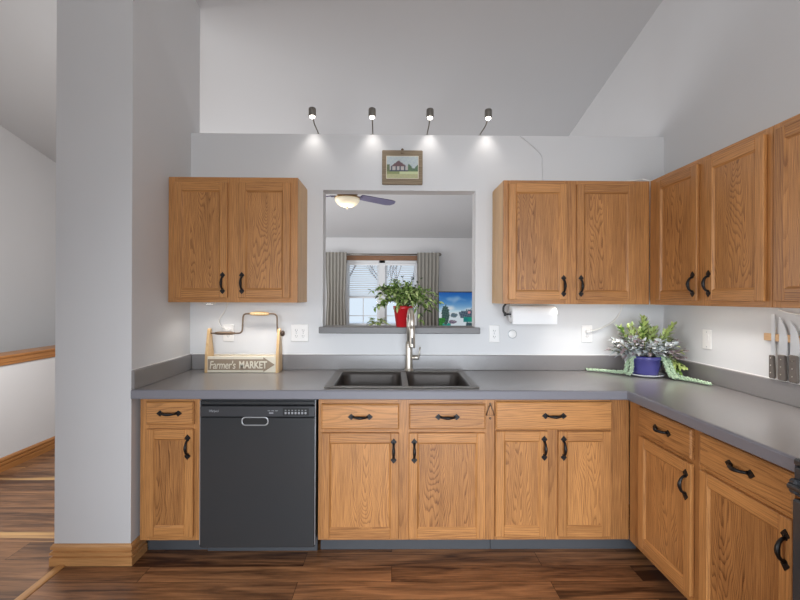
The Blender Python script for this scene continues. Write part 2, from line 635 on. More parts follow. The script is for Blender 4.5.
def text_mesh(txt, w_, h, name, material, parent, origin, bold=0.0, shear=0.0, depth=.001, track=1.0):
    """raised lettering in the XZ plane, facing -Y, fitted to a width and height"""
    cu = bpy.data.curves.new('lettering', 'FONT')
    cu.body = txt
    cu.extrude = depth
    cu.offset = bold
    cu.shear = shear
    cu.space_character = track
    t = bpy.data.objects.new('lettering', cu)
    COL.objects.link(t)
    bpy.context.view_layer.update()
    dg = bpy.context.evaluated_depsgraph_get()
    me = bpy.data.meshes.new_from_object(t.evaluated_get(dg))
    bpy.data.objects.remove(t)
    xs = [v.co.x for v in me.vertices]
    ys = [v.co.y for v in me.vertices]
    sx, sy = w_/(max(xs)-min(xs)), h/(max(ys)-min(ys))
    for v in me.vertices:
        v.co = ((v.co.x-min(xs))*sx, -v.co.z, (v.co.y-min(ys))*sy)
    me.materials.clear()
    me.materials.append(M[material])
    o = bpy.data.objects.new(name, me)
    COL.objects.link(o)
    place(o, parent, origin)
    return o

def painting(name, wd, ht, fn, nx, nz, material, parent, origin):
    """a flat picture in the XZ plane whose colours come from a function"""
    me = bpy.data.meshes.new(name)
    vs = [(wd*i/nx, 0, ht*j/nz) for j in range(nz+1) for i in range(nx+1)]
    fs = [(j*(nx+1)+i, j*(nx+1)+i+1, (j+1)*(nx+1)+i+1, (j+1)*(nx+1)+i) for j in range(nz) for i in range(nx)]
    me.from_pydata(vs, [], fs)
    ca = me.color_attributes.new('Col', 'FLOAT_COLOR', 'POINT')
    for k, v in enumerate(vs):
        ca.data[k].color = srgb(*[max(0, min(255, q)) for q in fn(v[0]/wd, v[2]/ht)])
    me.materials.append(M[material])
    o = bpy.data.objects.new(name, me)
    COL.objects.link(o)
    place(o, parent, origin)
    return o

# ------------------------------------------------------------------ setting
YB = 2.922          # kitchen face of the back wall
YB2 = 3.037         # living room face
XL, XR = -1.366, 1.848
YFAR = 7.6
XH = -4.0
SL = .2138
cz = lambda y: 2.46+SL*(YFAR-y)
Y0 = -2.6           # where the built room ends behind the camera

b = MB()
b.box(-1.715, 2.0, Y0, YB2, -.06, 0)
struct(b.build('floor', 'floor_k'))
b = MB()
b.box(XH-.12, -1.715, Y0, YFAR+.12, -.06, 0)
b.box(-1.715, 2.0, YB2, YFAR+.12, -.06, 0)
struct(b.build('floor', 'floor_h'))
b = MB()
b.prism([(-.022, 0), (.022, 0), (.022, .004), (.012, .009), (-.012, .009), (-.022, .004)], 'Y', Y0, 2.255, 0)
struct(b.build('trim_1', 'strip')).location.x = -1.715

b = MB()
b.prism([(Y0-.12, cz(Y0-.12)), (YFAR+.12, cz(YFAR+.12)), (YFAR+.12, cz(YFAR+.12)+.1), (Y0-.12, cz(Y0-.12)+.1)], 'X', XH-.12, 2.0)
struct(b.build('ceiling', 'ceil'))

def side_wall(name, x0, x1, y0, y1):
    b = MB()
    b.prism([(y0, 0), (y1, 0), (y1, cz(y1)), (y0, cz(y0))], 'X', x0, x1)
    return struct(b.build(name, 'wall'))
side_wall('wall_right', XR, XR+.12, Y0, YFAR+.12)
side_wall('wall_left', -1.762, XL, 2.27, 3.05)
b = MB()
b.box(XH-.12, -.8, Y0-.12, Y0, 0, cz(Y0))
b.box(1.6, 2.0, Y0-.12, Y0, 0, cz(Y0))
b.box(-.8, 1.6, Y0-.12, Y0, 2.05, cz(Y0))  # unseen rear wall, closed above an assumed opening to block high daylight
struct(b.build('wall_rear', 'wall'))
side_wall('wall_hall', XH-.12, XH, Y0, YFAR+.12)
# half wall of the stairs, with its cap
b = MB()
b.box(-3.27, -3.12, Y0, 6.4, 0, .905)
struct(b.build('wall_stair', 'wall'))
b = MB()
b.box(-3.30, -3.09, Y0, 6.42, .905, .926, .004)
b.box(-3.12, -3.103, Y0, 6.4, .845, .905, .004)
b.box(-3.12, -3.097, Y0, 6.4, .868, .905, .004)
b.box(-3.287, -3.27, Y0, 6.4, .845, .905, .004)
struct(b.build('trim_2', 'oak_trim_y'))
# back wall with the pass-through
PX0, PX1, PZ0, PZ1 = -.474, .560, 1.162, 2.129
ZT = 2.507
b = MB()
b.box(XL, PX0, YB, YB2, 0, ZT)
b.box(PX1, XR, YB, YB2, 0, ZT)
b.box(PX0, PX1, YB, YB2, 0, PZ0)
b.box(PX0, PX1, YB, YB2, PZ1, ZT)
struct(b.build('wall_back', 'wall'))
# far wall of the living room with the window opening
WX0, WX1, WZ0, WZ1 = -.86, .47, .86, 2.06
b = MB()
b.box(XH-.12, WX0, YFAR, YFAR+.12, 0, cz(YFAR))
b.box(WX1, XR+.12, YFAR, YFAR+.12, 0, cz(YFAR))
b.box(WX0, WX1, YFAR, YFAR+.12, 0, WZ0)
b.box(WX0, WX1, YFAR, YFAR+.12, WZ1, cz(YFAR))
struct(b.build('wall_far', 'wall'))

# baseboards: a ridged profile swept round corners
PROF = [(0, 0), (.016, 0), (.016, .041), (.005, .045), (.005, .052), (.0155, .056), (.0155, .069), (.004, .073), (.004, .080), (.013, .084), (.013, .096), (.006, .107), (0, .110)]
def sweep(name, path, material):
    b = MB()
    P = [Vector((p[0], p[1])) for p in path]
    n = len(P)
    cols = []
    for i, p in enumerate(P):
        ns = []
        if i > 0:
            d = (P[i]-P[i-1]).normalized()
            ns.append(Vector((d.y, -d.x)))
        if i < n-1:
            d = (P[i+1]-P[i]).normalized()
            ns.append(Vector((d.y, -d.x)))
        if len(ns) == 2:
            k = ns[0]+ns[1]
            off = k/(1+ns[0].dot(ns[1]))
        else:
            off = ns[0]
        cols.append([b.bm.verts.new((p.x+off.x*q[0], p.y+off.y*q[0], q[1])) for q in PROF])
    m_ = len(PROF)
    for i in range(n-1):
        for k in range(m_):
            b.bm.faces.new((cols[i][k], cols[i][(k+1) % m_], cols[i+1][(k+1) % m_], cols[i+1][k]))
    b.bm.faces.new(cols[0])
    b.bm.faces.new(cols[-1][::-1])
    return struct(b.build(name, material))
sweep('baseboard_left', [(-1.762, 3.05), (-1.762, 2.27), (XL, 2.27), (XL, 2.395)], 'oak_base')
sweep('baseboard_stair', [(-3.12, Y0), (-3.12, 6.4)][::1], 'oak_trim_y')
sweep('baseboard_far', [(XH, YFAR), (XR, YFAR)], 'oak_trim_x')
sweep('baseboard_right', [(XR, YFAR), (XR, YB2)], 'oak_trim_y')

# living room window: twin double-hung unit
win = thing('window_1', None, None)
del_keys = None
win['kind'] = 'structure'
b = MB()
for x0, x1 in ((WX0, WX0+.06), (WX1-.06, WX1), (-.245, -.135)):
    b.box(x0, x1, YFAR-.005, YFAR+.10, WZ0, WZ1, .004)
b.box(WX0, WX1, YFAR-.005, YFAR+.10, WZ1-.05, WZ1, .004)
b.box(WX0, WX1, YFAR-.02, YFAR+.10, WZ0, WZ0+.045, .004)
b.build('window_frame', 'window_white', win)
for x0, x1 in ((WX0+.06, -.245), (-.135, WX1-.06)):
    for z0, z1, yy in ((WZ0+.045, 1.425, YFAR+.03), (1.395, WZ1-.05, YFAR+.06)):
        b = MB()
        t = .032
        b.box(x0, x0+t, yy, yy+.03, z0, z1)
        b.box(x1-t, x1, yy, yy+.03, z0, z1)
        b.box(x0+t, x1-t, yy, yy+.03, z0, z0+t+.008)
        b.box(x0+t, x1-t, yy, yy+.03, z1-t, z1)
        if z0 < 1.2:
            b.box((x0+x1)/2-.007, (x0+x1)/2+.007, yy+.008, yy+.022, z0+t, z1-t)
            b.box(x0+t, x1-t, yy+.008, yy+.022, (z0+z1)/2-.09, (z0+z1)/2-.078)
        sa = b.build('sash', 'window_white', win)
        b = MB()
        b.box(x0+t, x1-t, yy+.013, yy+.016, z0+t, z1-t)
        b.build('pane', 'glass', sa)
b = MB()
b.box(WX0-.09, WX1+.09, YFAR-.022, YFAR, WZ1, WZ1+.085, .004)
b.box(WX0-.085, WX0, YFAR-.02, YFAR, WZ0-.09, WZ1, .004)
b.box(WX1, WX1+.085, YFAR-.02, YFAR, WZ0-.09, WZ1, .004)
b.box(WX0-.1, WX1+.1, YFAR-.05, YFAR, WZ0-.03, WZ0, .004)
struct(b.build('trim_3', 'dark_trim'))

# snowy yard outside
b = MB()
b.box(-16, 16, YFAR+.3, 34, -.55, -.5)
struct(b.build('snow_ground', 'snow'))
def bare_tree(x, y, h, seed, label):
    rnd = random.Random(seed)
    b = MB()
    def grow(p, d, L, r, lev):
        q = p+d*L
        mid = p+d*L*.5+Vector((rnd.uniform(-.06, .06)*L, 0, 0))
        b.tube([p, mid, q], [r, r*.85, r*.65], 5)
        if lev == 0:
            return
        for k in range(3 if lev > 1 else 4):
            nd = (d+Vector((rnd.uniform(-.9, .9), rnd.uniform(-.6, .6), rnd.uniform(-.1, .6)))).normalized()
            grow(p+d*L*rnd.uniform(.45, 1), nd, L*rnd.uniform(.5, .75), r*.5, lev-1)
    grow(Vector((0, 0, 0)), Vector((0, 0, 1)), h*.36, .085, 5)
    o = b.build('bare_tree', 'bark')
    o.location = (x, y, -.5)
    return tag(o, label, 'tree')
bare_tree(-1.9, 17, 7, 3, 'bare winter tree behind the left half of the living room window')
bare_tree(.9, 20, 8, 5, 'bare winter tree behind the right half of the living room window')
bare_tree(-.4, 25, 9, 9, 'farthest bare winter tree, behind the middle bar of the living room window')

# ------------------------------------------------------------------ cabinet joinery (local frame: x along the face, y into the wall, z up)
def handle_mesh():
    b = MB()
    for s_ in (1, -1):
        o_ = [(0, .068), (.006, .059), (.0145, .051), (.016, .0455), (.011, .041), (.0072, .039), (.0072, .032),
              (-.0072, .032), (-.0072, .039), (-.011, .041), (-.016, .0455), (-.0145, .051), (-.006, .059)]
        b.prism([(p[0], p[1]*s_) for p in o_], 'Y', -.0035, 0, b=.0008)
        b.ball((0, -.004, .047*s_), (.003, .002, .003), 8, 5)
    pts = [(0, -.002, .037), (0, -.012, .034), (0, -.021, .024), (0, -.026, .010), (0, -.027, 0), (0, -.026, -.010), (0, -.021, -.024), (0, -.012, -.034), (0, -.002, -.037)]
    b.tube(pts, [.0066, .0058, .0064, .0080, .0088, .0080, .0064, .0058, .0066], 10)
    bmesh.ops.recalc_face_normals(b.bm, faces=b.bm.faces[:])
    me = bpy.data.meshes.new('handle')
    b.bm.to_mesh(me)
    b.bm.free()
    me.materials.append(M['iron'])
    return me
HM = handle_mesh()
def handle(parent, x, z, y=0, horiz=False):
    o = bpy.data.objects.new('handle', HM)
    COL.objects.link(o)
    place(o, parent, (x, y, z))
    if horiz:
        o.rotation_euler = (0, R(90), 0)
    return o

def door(root, x0, x1, z0, z1, hx=None, hz=None, st=.046, rl=.052, y=0, th=.019):
    c = ((x0+x1)/2, y, (z0+z1)/2)
    b = MB()
    b.box(x0, x0+st, y, y+th, z0, z1, .003, 0)
    b.box(x1-st, x1, y, y+th, z0, z1, .003, 0)
    b.box(x0+st, x1-st, y+.0005, y+th, z0, z0+rl, .002, 1)
    b.box(x0+st, x1-st, y+.0005, y+th, z1-rl, z1, .002, 1)
    # moulded inner edge
    k, d0, d1 = .008, .002, .009
    xa, xb, za, zb = x0+st, x1-st, z0+rl, z1-rl
    for q, mi in ((((xa, za), (xa, zb), (xa+k, zb-k), (xa+k, za+k)), 0), (((xb, zb), (xb, za), (xb-k, za+k), (xb-k, zb-k)), 0),
                  (((xa, zb), (xb, zb), (xb-k, zb-k), (xa+k, zb-k)), 1), (((xb, za), (xa, za), (xa+k, za+k), (xb-k, za+k)), 1)):
        b.face([(q[0][0], y+d0, q[0][1]), (q[1][0], y+d0, q[1][1]), (q[2][0], y+d1, q[2][1]), (q[3][0], y+d1, q[3][1])], mi)
    dr = b.build('door', ['oak_v', 'oak_h'], root, c)
    b = MB()
    b.box(xa+.0005, xb-.0005, y+.0088, y+th-.003, za+.0005, zb-.0005)
    b.build('panel', 'oak_p', dr, c)
    if hx is not None:
        handle(dr, hx, hz, y)
    return dr

def drawer(root, x0, x1, z0, z1, y=0, th=.019, pull=True):
    c = ((x0+x1)/2, y, (z0+z1)/2)
    b = MB()
    b.box(x0, x1, y+.006, y+th, z0, z1)
    i = .007
    b.face([(x0+i, y, z0+i), (x1-i, y, z0+i), (x1-i, y, z1-i), (x0+i, y, z1-i)])
    for q in (((x0, z0), (x1, z0), (x1-i, z0+i), (x0+i, z0+i)), ((x1, z0), (x1, z1), (x1-i, z1-i), (x1-i, z0+i)),
              ((x1, z1), (x0, z1), (x0+i, z1-i), (x1-i, z1-i)), ((x0, z1), (x0, z0), (x0+i, z0+i), (x0+i, z1-i))):
        b.face([(q[0][0], y+.006, q[0][1]), (q[1][0], y+.006, q[1][1]), (q[2][0], y, q[2][1]), (q[3][0], y, q[3][1])])
    d = b.build('drawer', 'oak_h', root, c)
    if pull:
        handle(d, c[0], c[2], y, True)
    return d

def carcass(root, x0, x1, yf, yb, z0, z1, stiles, rails, kick=None, top=True, lift=0):
    """shell of panels with a face frame; stiles / rails are (from, to) spans"""
    b = MB()
    t = .016
    yi = yf+.019
    b.box(x0, x0+t, yi, yb, z0, z1, 0, 0)
    b.box(x1-t, x1, yi, yb, z0, z1, 0, 0)
    b.box(x0+t, x1-t, yb-.008, yb, z0, z1, 0, 0)
    b.box(x0+t, x1-t, yi, yb-.008, z0+lift, z0+lift+t, 0, 0)
    if top:
        b.box(x0+t, x1-t, yi, yb-.008, z1-t, z1, 0, 0)
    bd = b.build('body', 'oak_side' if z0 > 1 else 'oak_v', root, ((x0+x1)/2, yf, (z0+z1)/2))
    b = MB()
    for a, c in stiles:
        b.box(a, c, yf, yi, z0, z1, .0012, 0)
    prev = [stiles[i][1] for i in range(len(stiles)-1)]
    nxt = [stiles[i+1][0] for i in range(len(stiles)-1)]
    for a, c in rails:
        for p, q in zip(prev, nxt):
            b.box(p, q, yf+.0004, yi, a, c, 0, 1)
    b.build('face_frame', ['oak_v', 'oak_h'], root, ((x0+x1)/2+.013, yf, (z0+z1)/2))
    if kick:
        b = MB()
        b.box(kick[0], kick[1], kick[2], kick[2]+.012, 0, z0-.001, .001)
        b.build('toe_kick', 'kick', root, ((kick[0]+kick[1])/2, kick[2], 0))

YU = 2.612   # upper door faces
YF = 2.290   # base door faces
ZB = .104
ZC = .914
CT = .048

# --- upper cabinets
t = thing('wall_cabinet', 'two-door oak wall cabinet left of the pass-through', 'cabinet', (0, YU, 0))
carcass(t, XL+.002, -.581, .019, YB-YU, 1.369, 2.130, [(XL+.002, -1.310), (-1.012, -.926), (-.637, -.581)], [(1.369, 1.410), (2.080, 2.130)], lift=.02)
door(t, -1.324, -1.002, 1.396, 2.096, -1.028, 1.486)
door(t, -.936, -.623, 1.396, 2.096, -.912, 1.486)
t = thing('wall_cabinet', 'two-door oak wall cabinet right of the pass-through, above the paper towel roll', 'cabinet', (0, YU, 0))
carcass(t, .675, 1.576, .019, YB-YU, 1.367, 2.124, [(.675, .72), (1.05, 1.133), (1.470, 1.576)], [(1.367, 1.405), (2.075, 2.124)], lift=.02)
door(t, .704, 1.062, 1.393, 2.100, 1.040, 1.478)
door(t, 1.121, 1.482, 1.393, 2.100, 1.146, 1.478)
XU = 1.560
t = thing('wall_cabinet', 'two-door oak wall cabinet on the right wall, nearest the corner', 'cabinet', (XU, 2.610, 0), R(-90))
carcass(t, -.019, .834, .019, XR-XU-.001, 1.367, 2.124, [(-.019, .085), (.398, .486), (.80, .834)], [(1.367, 1.405), (2.075, 2.124)], lift=.02)
door(t, .064, .411, 1.393, 2.098, .385, 1.478)
door(t, .472, .811, 1.393, 2.098, .497, 1.478)
t = thing('wall_cabinet', 'oak wall cabinet on the right wall, cut by the right edge of the photo', 'cabinet', (XU, 2.610, 0), R(-90))
carcass(t, .836, 1.60, .019, XR-XU-.001, 1.367, 2.124, [(.836, .875), (1.18, 1.26), (1.56, 1.60)], [(1.367, 1.405), (2.075, 2.124)], lift=.02)
door(t, .862, 1.195, 1.393, 2.098, 1.170, 1.478)
door(t, 1.245, 1.575, 1.393, 2.098, 1.270, 1.478)

# --- base cabinets
ZTOP = ZC-CT-.001
KY = .11
t = thing('base_cabinet', 'narrow oak base cabinet between the white wall end and the black dishwasher', 'cabinet', (0, YF, 0))
carcass(t, -1.342, -1.021, .019, .61, ZB, ZTOP, [(-1.342, -1.293), (-1.066, -1.021)], [(ZB, .145), (.69, .73), (.84, ZTOP)], (XL+.018, -1.021, KY), False)
drawer(t, -1.305, -1.053, .724, .846)
door(t, -1.305, -1.053, .130, .700, -1.082, .607)
t = thing('base_cabinet', 'oak sink base cabinet with two doors right of the dishwasher', 'cabinet', (0, YF, 0))
carcass(t, -.395, .5495, .019, .61, ZB, ZTOP, [(-.395, -.365), (.025, .102), (.486, .5495)], [(ZB, .135), (.672, .71), (.83, ZTOP)], (-.395, .5495, KY), False)
drawer(t, -.377, .037, .701, .835)
drawer(t, .090, .498, .701, .835)
door(t, -.377, .037, .119, .681, .008, .587)
door(t, .090, .498, .119, .681, .118, .587)
t = thing('base_cabinet', 'oak base cabinet with one wide drawer over two doors, left of the inner corner', 'cabinet', (0, YF, 0))
carcass(t, .5515, 1.278, .019, .61, ZB, ZTOP, [(.5515, .566), (.822, .902), (1.160, 1.278)], [(ZB, .142), (.68, .71), (.84, ZTOP)], (.5515, 1.37, KY), False)
drawer(t, .554, 1.176, .700, .849)
door(t, .554, .834, .128, .691, .812, .602)
door(t, .889, 1.172, .128, .691, .916, .602)
XF = 1.260
t = thing('base_cabinet', 'oak base cabinet on the right side, next to the inner corner', 'cabinet', (XF, 2.305, 0), R(-90))
carcass(t, .001, .527, .019, .585, ZB, ZTOP, [(.001, .120), (.49, .527)], [(ZB, .165), (.69, .74), (.84, ZTOP)], (-.02, .527, .12), False)
drawer(t, .108, .500, .722, .851)
door(t, .112, .500, .142, .702, .470, .605)
t = thing('base_cabinet', 'oak base cabinet on the right side, beside the black range', 'cabinet', (XF, 2.305, 0), R(-90))
carcass(t, .529, .990, .019, .585, ZB, ZTOP, [(.529, .565), (.945, .990)], [(ZB, .165), (.69, .74), (.84, ZTOP)], (.529, .990, .12), False)
drawer(t, .549, .965, .722, .851)
door(t, .549, .958, .142, .702, .940, .600)

# --- L-shaped laminate countertop with a sink cut-out
YC, XC = 2.262, 1.240
YE = 1.312
HX0, HX1, HY0, HY1 = -.345, .447, 2.325, 2.835
t = thing('countertop', 'L-shaped grey laminate countertop running along the back wall and right wall', 'countertop', (0, 0, 0))
b = MB()
z0, z1 = ZC-.036, ZC
ye = YC+.010
xe = XC+.010
b.box(XL+.001, HX0, ye, YB-.001, z0, z1)
b.box(HX1, XR-.001, ye, YB-.001, z0, z1)
b.box(HX0, HX1, ye, HY0, z0, z1)
b.box(HX0, HX1, HY1, YB-.001, z0, z1)
b.box(xe, XR-.001, YE, ye, z0, z1)
b.build('worktop', 'counter', t)
b = MB()
def nose(o):   # rounded front edge: profile (outward distance, z)
    return [(0, ZC), (o-.008, ZC), (o-.003, ZC-.002), (o, ZC-.008), (o, ZC-CT+.004), (o-.004, ZC-CT), (0, ZC-CT)]
pr = nose(.010)
A = [[b.bm.verts.new((XL+.001, ye-p[0], p[1])) for p in pr], [b.bm.verts.new((xe-p[0], ye-p[0], p[1])) for p in pr], [b.bm.verts.new((xe-p[0], YE, p[1])) for p in pr]]
for i in range(2):
    for k in range(len(pr)):
        b.bm.faces.new((A[i][k], A[i][(k+1) % len(pr)], A[i+1][(k+1) % len(pr)], A[i+1][k]))
b.bm.faces.new(A[0]); b.bm.faces.new(A[2][::-1])
b.build('front_edge', 'edge', t)
b = MB()
b.box(XL+.0205, XR-.0205, YB-.020, YB-.001, ZC, 1.016, .003)
b.build('backsplash', 'counter', t)
b = MB()
b.box(XL+.001, XL+.020, YC+.002, YB-.001, ZC, 1.016, .003)
b.build('backsplash', 'counter', t)
b = MB()
b.box(XR-.020, XR-.001, YE, YB-.001, ZC, 1.016, .003)
b.build('backsplash', 'counter', t)

for q in ((XL+.0205, XR-.0205, YB-.006, YB-.0005), (XL+.0005, XL+.006, YC+.01, YB-.021), (XR-.006, XR-.0005, YE, YB-.021)):
    b = MB()
    b.box(q[0], q[1], q[2], q[3], 1.0155, 1.020, .001)
    b.build('white_line', 'white', t)  # thin white strip along the top of the backsplash
# --- pass-through ledge
b = MB()
b.box(-.496, .590, YB-.030, YB2+.06, PZ0-.002, 1.203, .004)
o = b.build('serving_ledge', 'ledge')
tag(o, 'grey laminate ledge across the bottom of the pass-through', 'ledge')

# --- sink
def rrect(x0, x1, y0, y1, r, n=5):
    out = []
    for cx, cy, a0 in ((x1-r, y1-r, 0), (x0+r, y1-r, 90), (x0+r, y0+r, 180), (x1-r, y0+r, 270)):
        for k in range(n+1):
            a = R(a0+90*k/n)
            out.append((cx+r*math.cos(a), cy+r*math.sin(a)))
    return out
t = thing('sink', 'dark steel double-bowl drop-in sink in the grey countertop', 'sink', (0, 0, 0))
RX0, RX1, RY0, RY1 = -.368, .470, 2.312, 2.872
b = MB()
def loft(b, loops, mi=0, cap=True):
    V = [[b.bm.verts.new(p) for p in lp] for lp in loops]
    n = len(V[0])
    for a, c in zip(V, V[1:]):
        for k in range(n):
            f = b.bm.faces.new((a[k], a[(k+1) % n], c[(k+1) % n], c[k]))
            f.smooth = True
            f.material_index = mi
    if cap:
        f = b.bm.faces.new(V[-1]); f.material_index = mi
bowls = ((-.326, .058, 2.340, 2.815), (.084, .430, 2.340, 2.815))
# rim: frame pieces round the two bowls
zr0, zr1 = ZC+.0005, ZC+.008
b.box(RX0, RX1, RY0, 2.345, zr0, zr1, .003)
b.box(RX0, RX1, 2.810, RY1, zr0, zr1, .003)
b.box(RX0, -.321, 2.344, 2.811, zr0, zr1, .003)
b.box(.425, RX1, 2.344, 2.811, zr0, zr1, .003)
b.box(.053, .089, 2.344, 2.811, zr0-.004, zr1-.003, .003)
b.build('rim', 'sink', t)
for x0, x1, y0, y1 in bowls:
    b = MB()
    L_ = []
    for ins, z, r in ((-.012, ZC+.0045, .055), (.0, ZC+.003, .06), (.006, ZC-.02, .06), (.012, ZC-.15, .065), (.022, ZC-.178, .07), (.05, ZC-.188, .06)):
        L_.append([(p[0], p[1], z) for p in rrect(x0+ins, x1-ins, y0+ins, y1-ins, r)])
    loft(b, L_)
    bo = b.build('bowl', 'sink_in', t)
    b = MB()
    b.lathe([(.0, .0035), (.020, .0035), (.040, .003), (.043, 0)], ((x0+x1)/2, (y0+y1)/2+.03, ZC-.188))
    b.build('drain', 'steel', bo)
# --- faucet
t = thing('faucet', 'brushed nickel pull-down faucet standing behind the double sink', 'faucet', (.109, 2.842, ZC+.008))
b = MB()
b.lathe([(.0, 0), (.030, 0), (.030, .006), (.024, .010), (.0235, .02), (.0215, .17), (.019, .19), (.0, .19)], (0, 0, 0))
b.build('base', 'steel', t)
b = MB()
pts = [(0, 0, .18), (0, 0, .30)]
for k in range(1, 13):
    a = PI*k/12
    pts.append((.012*(1-math.cos(a))/2, -.085+.085*math.cos(a), .315+.085*math.sin(a)))
pts.append((.012, -.17, .29))
b.tube(pts, .0165, 16)
b.build('neck', 'steel', t)
b = MB()
b.lathe([(0, .07), (.0168, .07), (.0172, .05), (.0185, .0), (.0205, -.055), (.0195, -.062), (0, -.062)], (.012, -.17, .232))
sp = b.build('spray_head', 'steel', t)
b = MB()
b.box(.006, .018, -.1915, -.188, .195, .235, .001)
b.build('spray_button', 'slot', sp)
b = MB()
b.lathe([(0, 0), (.0135, 0), (.0135, .045), (.010, .05), (0, .05)], (.018, 0, .085), 'X')
b.tube([(.056, 0, .085), (.066, -.006, .105), (.072, -.012, .155)], [.0065, .0052, .0042], 10)
b.build('lever', 'steel', t)

# --- dishwasher
t = thing('dishwasher', 'black built-in dishwasher between the oak base cabinets', 'dishwasher', (-1.0185, YF-.004, 0))
W = .612
b = MB()
b.box(.004, W-.004, .030, .60, .09, .853)
b.build('body', 'black_deep', t)
b = MB()
b.box(.004, W-.004, 0, .030, .076, .764, .004)
b.build('door', 'black', t)
b = MB()
# control panel with a recessed grip
b.box(.004, W-.004, -.003, .030, .768, .826, .004)
cp = b.build('control_panel', 'black_panel', t)
b = MB()
gx0, gx1, gz0, gz1 = .222, .366, .722, .770
oval = lambda ins: [(x, z) for x, z in rrect(gx0+ins, gx1-ins, gz0+ins, gz1-ins, .022-ins*.9)]
lo = [[(x, -.004, z) for x, z in oval(0)], [(x, -.007, z) for x, z in oval(.003)], [(x, -.004, z) for x, z in oval(.007)]]
loft(b, lo, 0, False)
gp = b.build('grip', 'silver', cp)
b = MB()
b.prism(oval(.006), 'Y', -.0045, .002)
b.build('grip_recess', 'black_deep', gp)
b = MB()
b.box(.440, .578, -.0042, -.003, .776, .816, .0004)
for k in range(7):
    b.box(.450+k*.0175, .460+k*.0175, -.005, -.004, .784, .796, .0004, 1)
    b.box(.451+k*.0175, .459+k*.0175, -.005, -.004, .803, .806, 0, 1)
for k in range(3):
    b.box(.36+k*.02, .374+k*.02, -.0042, -.003, .800, .803, 0, 1)
b.box(.368, .390, -.0042, -.003, .786, .793, 0, 1)
b.build('button_row', ['black_deep', 'grey_print'], cp)
text_mesh('Whirlpool', .052, .017, 'lettering', 'grey_print', cp, (.052, -.0042, .790), .006, .25)
b = MB()
b.box(.004, W-.004, .004, .03, .831, .850, .003)
b.box(.002, W-.002, .016, .03, .846, .860, .001)
b.build('top_strip', 'black', t)
b = MB()
b.box(0, .004, .004, .03, .09, .855)
b.build('side_strip', 'silver', t)
b = MB()
b.box(W-.004, W, .004, .03, .09, .855)
b.build('side_strip', 'silver', t)
b = MB()
b.box(.004, W-.004, .10, .115, .0, .086, .002)
b.build('toe_kick', 'kick', t)

# --- range at the right
t = thing('range', 'black freestanding range at the right edge of the photo', 'stove', (1.224, 1.305, 0), R(-90))
RW = .755
b = MB()
b.box(.002, RW, .03, .60, .02, .895, .004)
b.build('body', 'black', t)
b = MB()
b.box(.0, RW+.002, .0, .60, .896, .918, .006)
ct = b.build('cooktop', 'black', t)
for ux, uy, ur in ((.2, .16, .1), (.56, .16, .085), (.2, .44, .085), (.56, .44, .1)):
    b = MB()
    b.lathe([(ur, 0), (ur, .0012), (ur-.006, .0012), (ur-.006, 0)], (ux, uy, .9185), seg=32)
    b.build('burner_ring', 'slot', ct)
b = MB()
b.box(.01, RW-.01, -.012, .03, .22, .80, .006)
od = b.build('oven_door', 'black', t)
b = MB()
b.box(.10, RW-.10, -.0135, -.011, .36, .66, .001)
b.build('oven_window', 'black_deep', od)
b = MB()
b.tube([(.012, -.018, .838), (RW-.012, -.018, .838)], [.0105]*2, 12)
b.box(.006, .032, -.020, .002, .815, .860, .006)
b.box(RW-.032, RW-.006, -.020, .002, .815, .860, .006)
b.build('oven_handle', 'black_panel', od)
b = MB()
b.box(.004, RW-.002, .0, .03, .805, .893, .004)
b.build('front_panel', 'black_panel', t)
b = MB()
b.box(.01, RW-.01, -.006, .03, .03, .21, .006)
b.build('drawer', 'black', t)
b = MB()
b.box(0, RW, .545, .60, .919, 1.10, .008)
bg = b.build('backguard', 'black', t)
for k in range(4):
    b = MB()
    b.lathe([(0, .024), (.016, .024), (.019, .0), (0, 0)], (.09+k*.19, .545, 1.02), Vector((0, -1, 0)), 16)
    b.build('knob', 'black_panel', bg)

# ------------------------------------------------------------------ toolbox sign on the counter
t = thing('wooden_tote', "wooden tote box with a lettered arrow front on the counter's left end", 'tote box', (-1.205, 2.775, ZC+.001))
TW, TD = .472, .105
b = MB()
b.box(.018, TW-.018, 0, .012, .002, .105, .0015)
fb = b.build('front_board', 'cream', t)
b = MB()
ar = [(.028, .012), (.385, .012), (.385, .0), (.462, .050), (.385, .104), (.385, .090), (.028, .090)]
ar = [(.021, .018), (.376, .018), (.376, .006), (.449, .053), (.376, .101), (.376, .088), (.021, .088)]
b.prism(ar, 'Y', -.0012, .001)
aw = b.build('arrow', 'taupe', fb)
text_mesh("Farmer's", .165, .052, 'lettering', 'cream', aw, (.034, -.0015, .026), .008, .15, .001, .95)
text_mesh('MARKET', .178, .047, 'lettering', 'cream', aw, (.222, -.0015, .029), .028, 0, .001)
b = MB()
b.box(.018, TW-.018, TD-.012, TD, .002, .105, .0015)
b.build('back_board', 'cream', t)
b = MB()
b.box(.018, TW-.018, .012, TD-.012, .0, .01)
b.build('floor_board', 'pine', t)
for x in (0, TW-.018):
    b = MB()
    hz_ = .282
    b.prism([(0, 0), (TD, 0), (TD-.004, .12), (TD*.5+.016, hz_-.01), (TD*.5+.006, hz_), (TD*.5-.006, hz_), (TD*.5-.016, hz_-.01), (.004, .12)], 'X', x, x+.018, b=.0015)
    b.build('end_board', 'pine', t)
yy = TD*.5
b = MB()
hh = .250
pts = smooth_path([(-.004, yy, hh), (.06, yy, hh), (.19, yy, hh), (.215, yy, hh+.008), (.223, yy, hh+.03), (.226, yy, hh+.10), (.234, yy, hh+.122), (.255, yy, hh+.128),
                   (.30, yy, hh+.128), (.40, yy, hh+.128), (.432, yy, hh+.126), (.446, yy, hh+.112), (.449, yy, hh+.09), (.450, yy, hh+.03), (.452, yy, hh+.008), (.46, yy, hh), (.478, yy, hh)], 4)
b.tube(pts, .0052, 10)
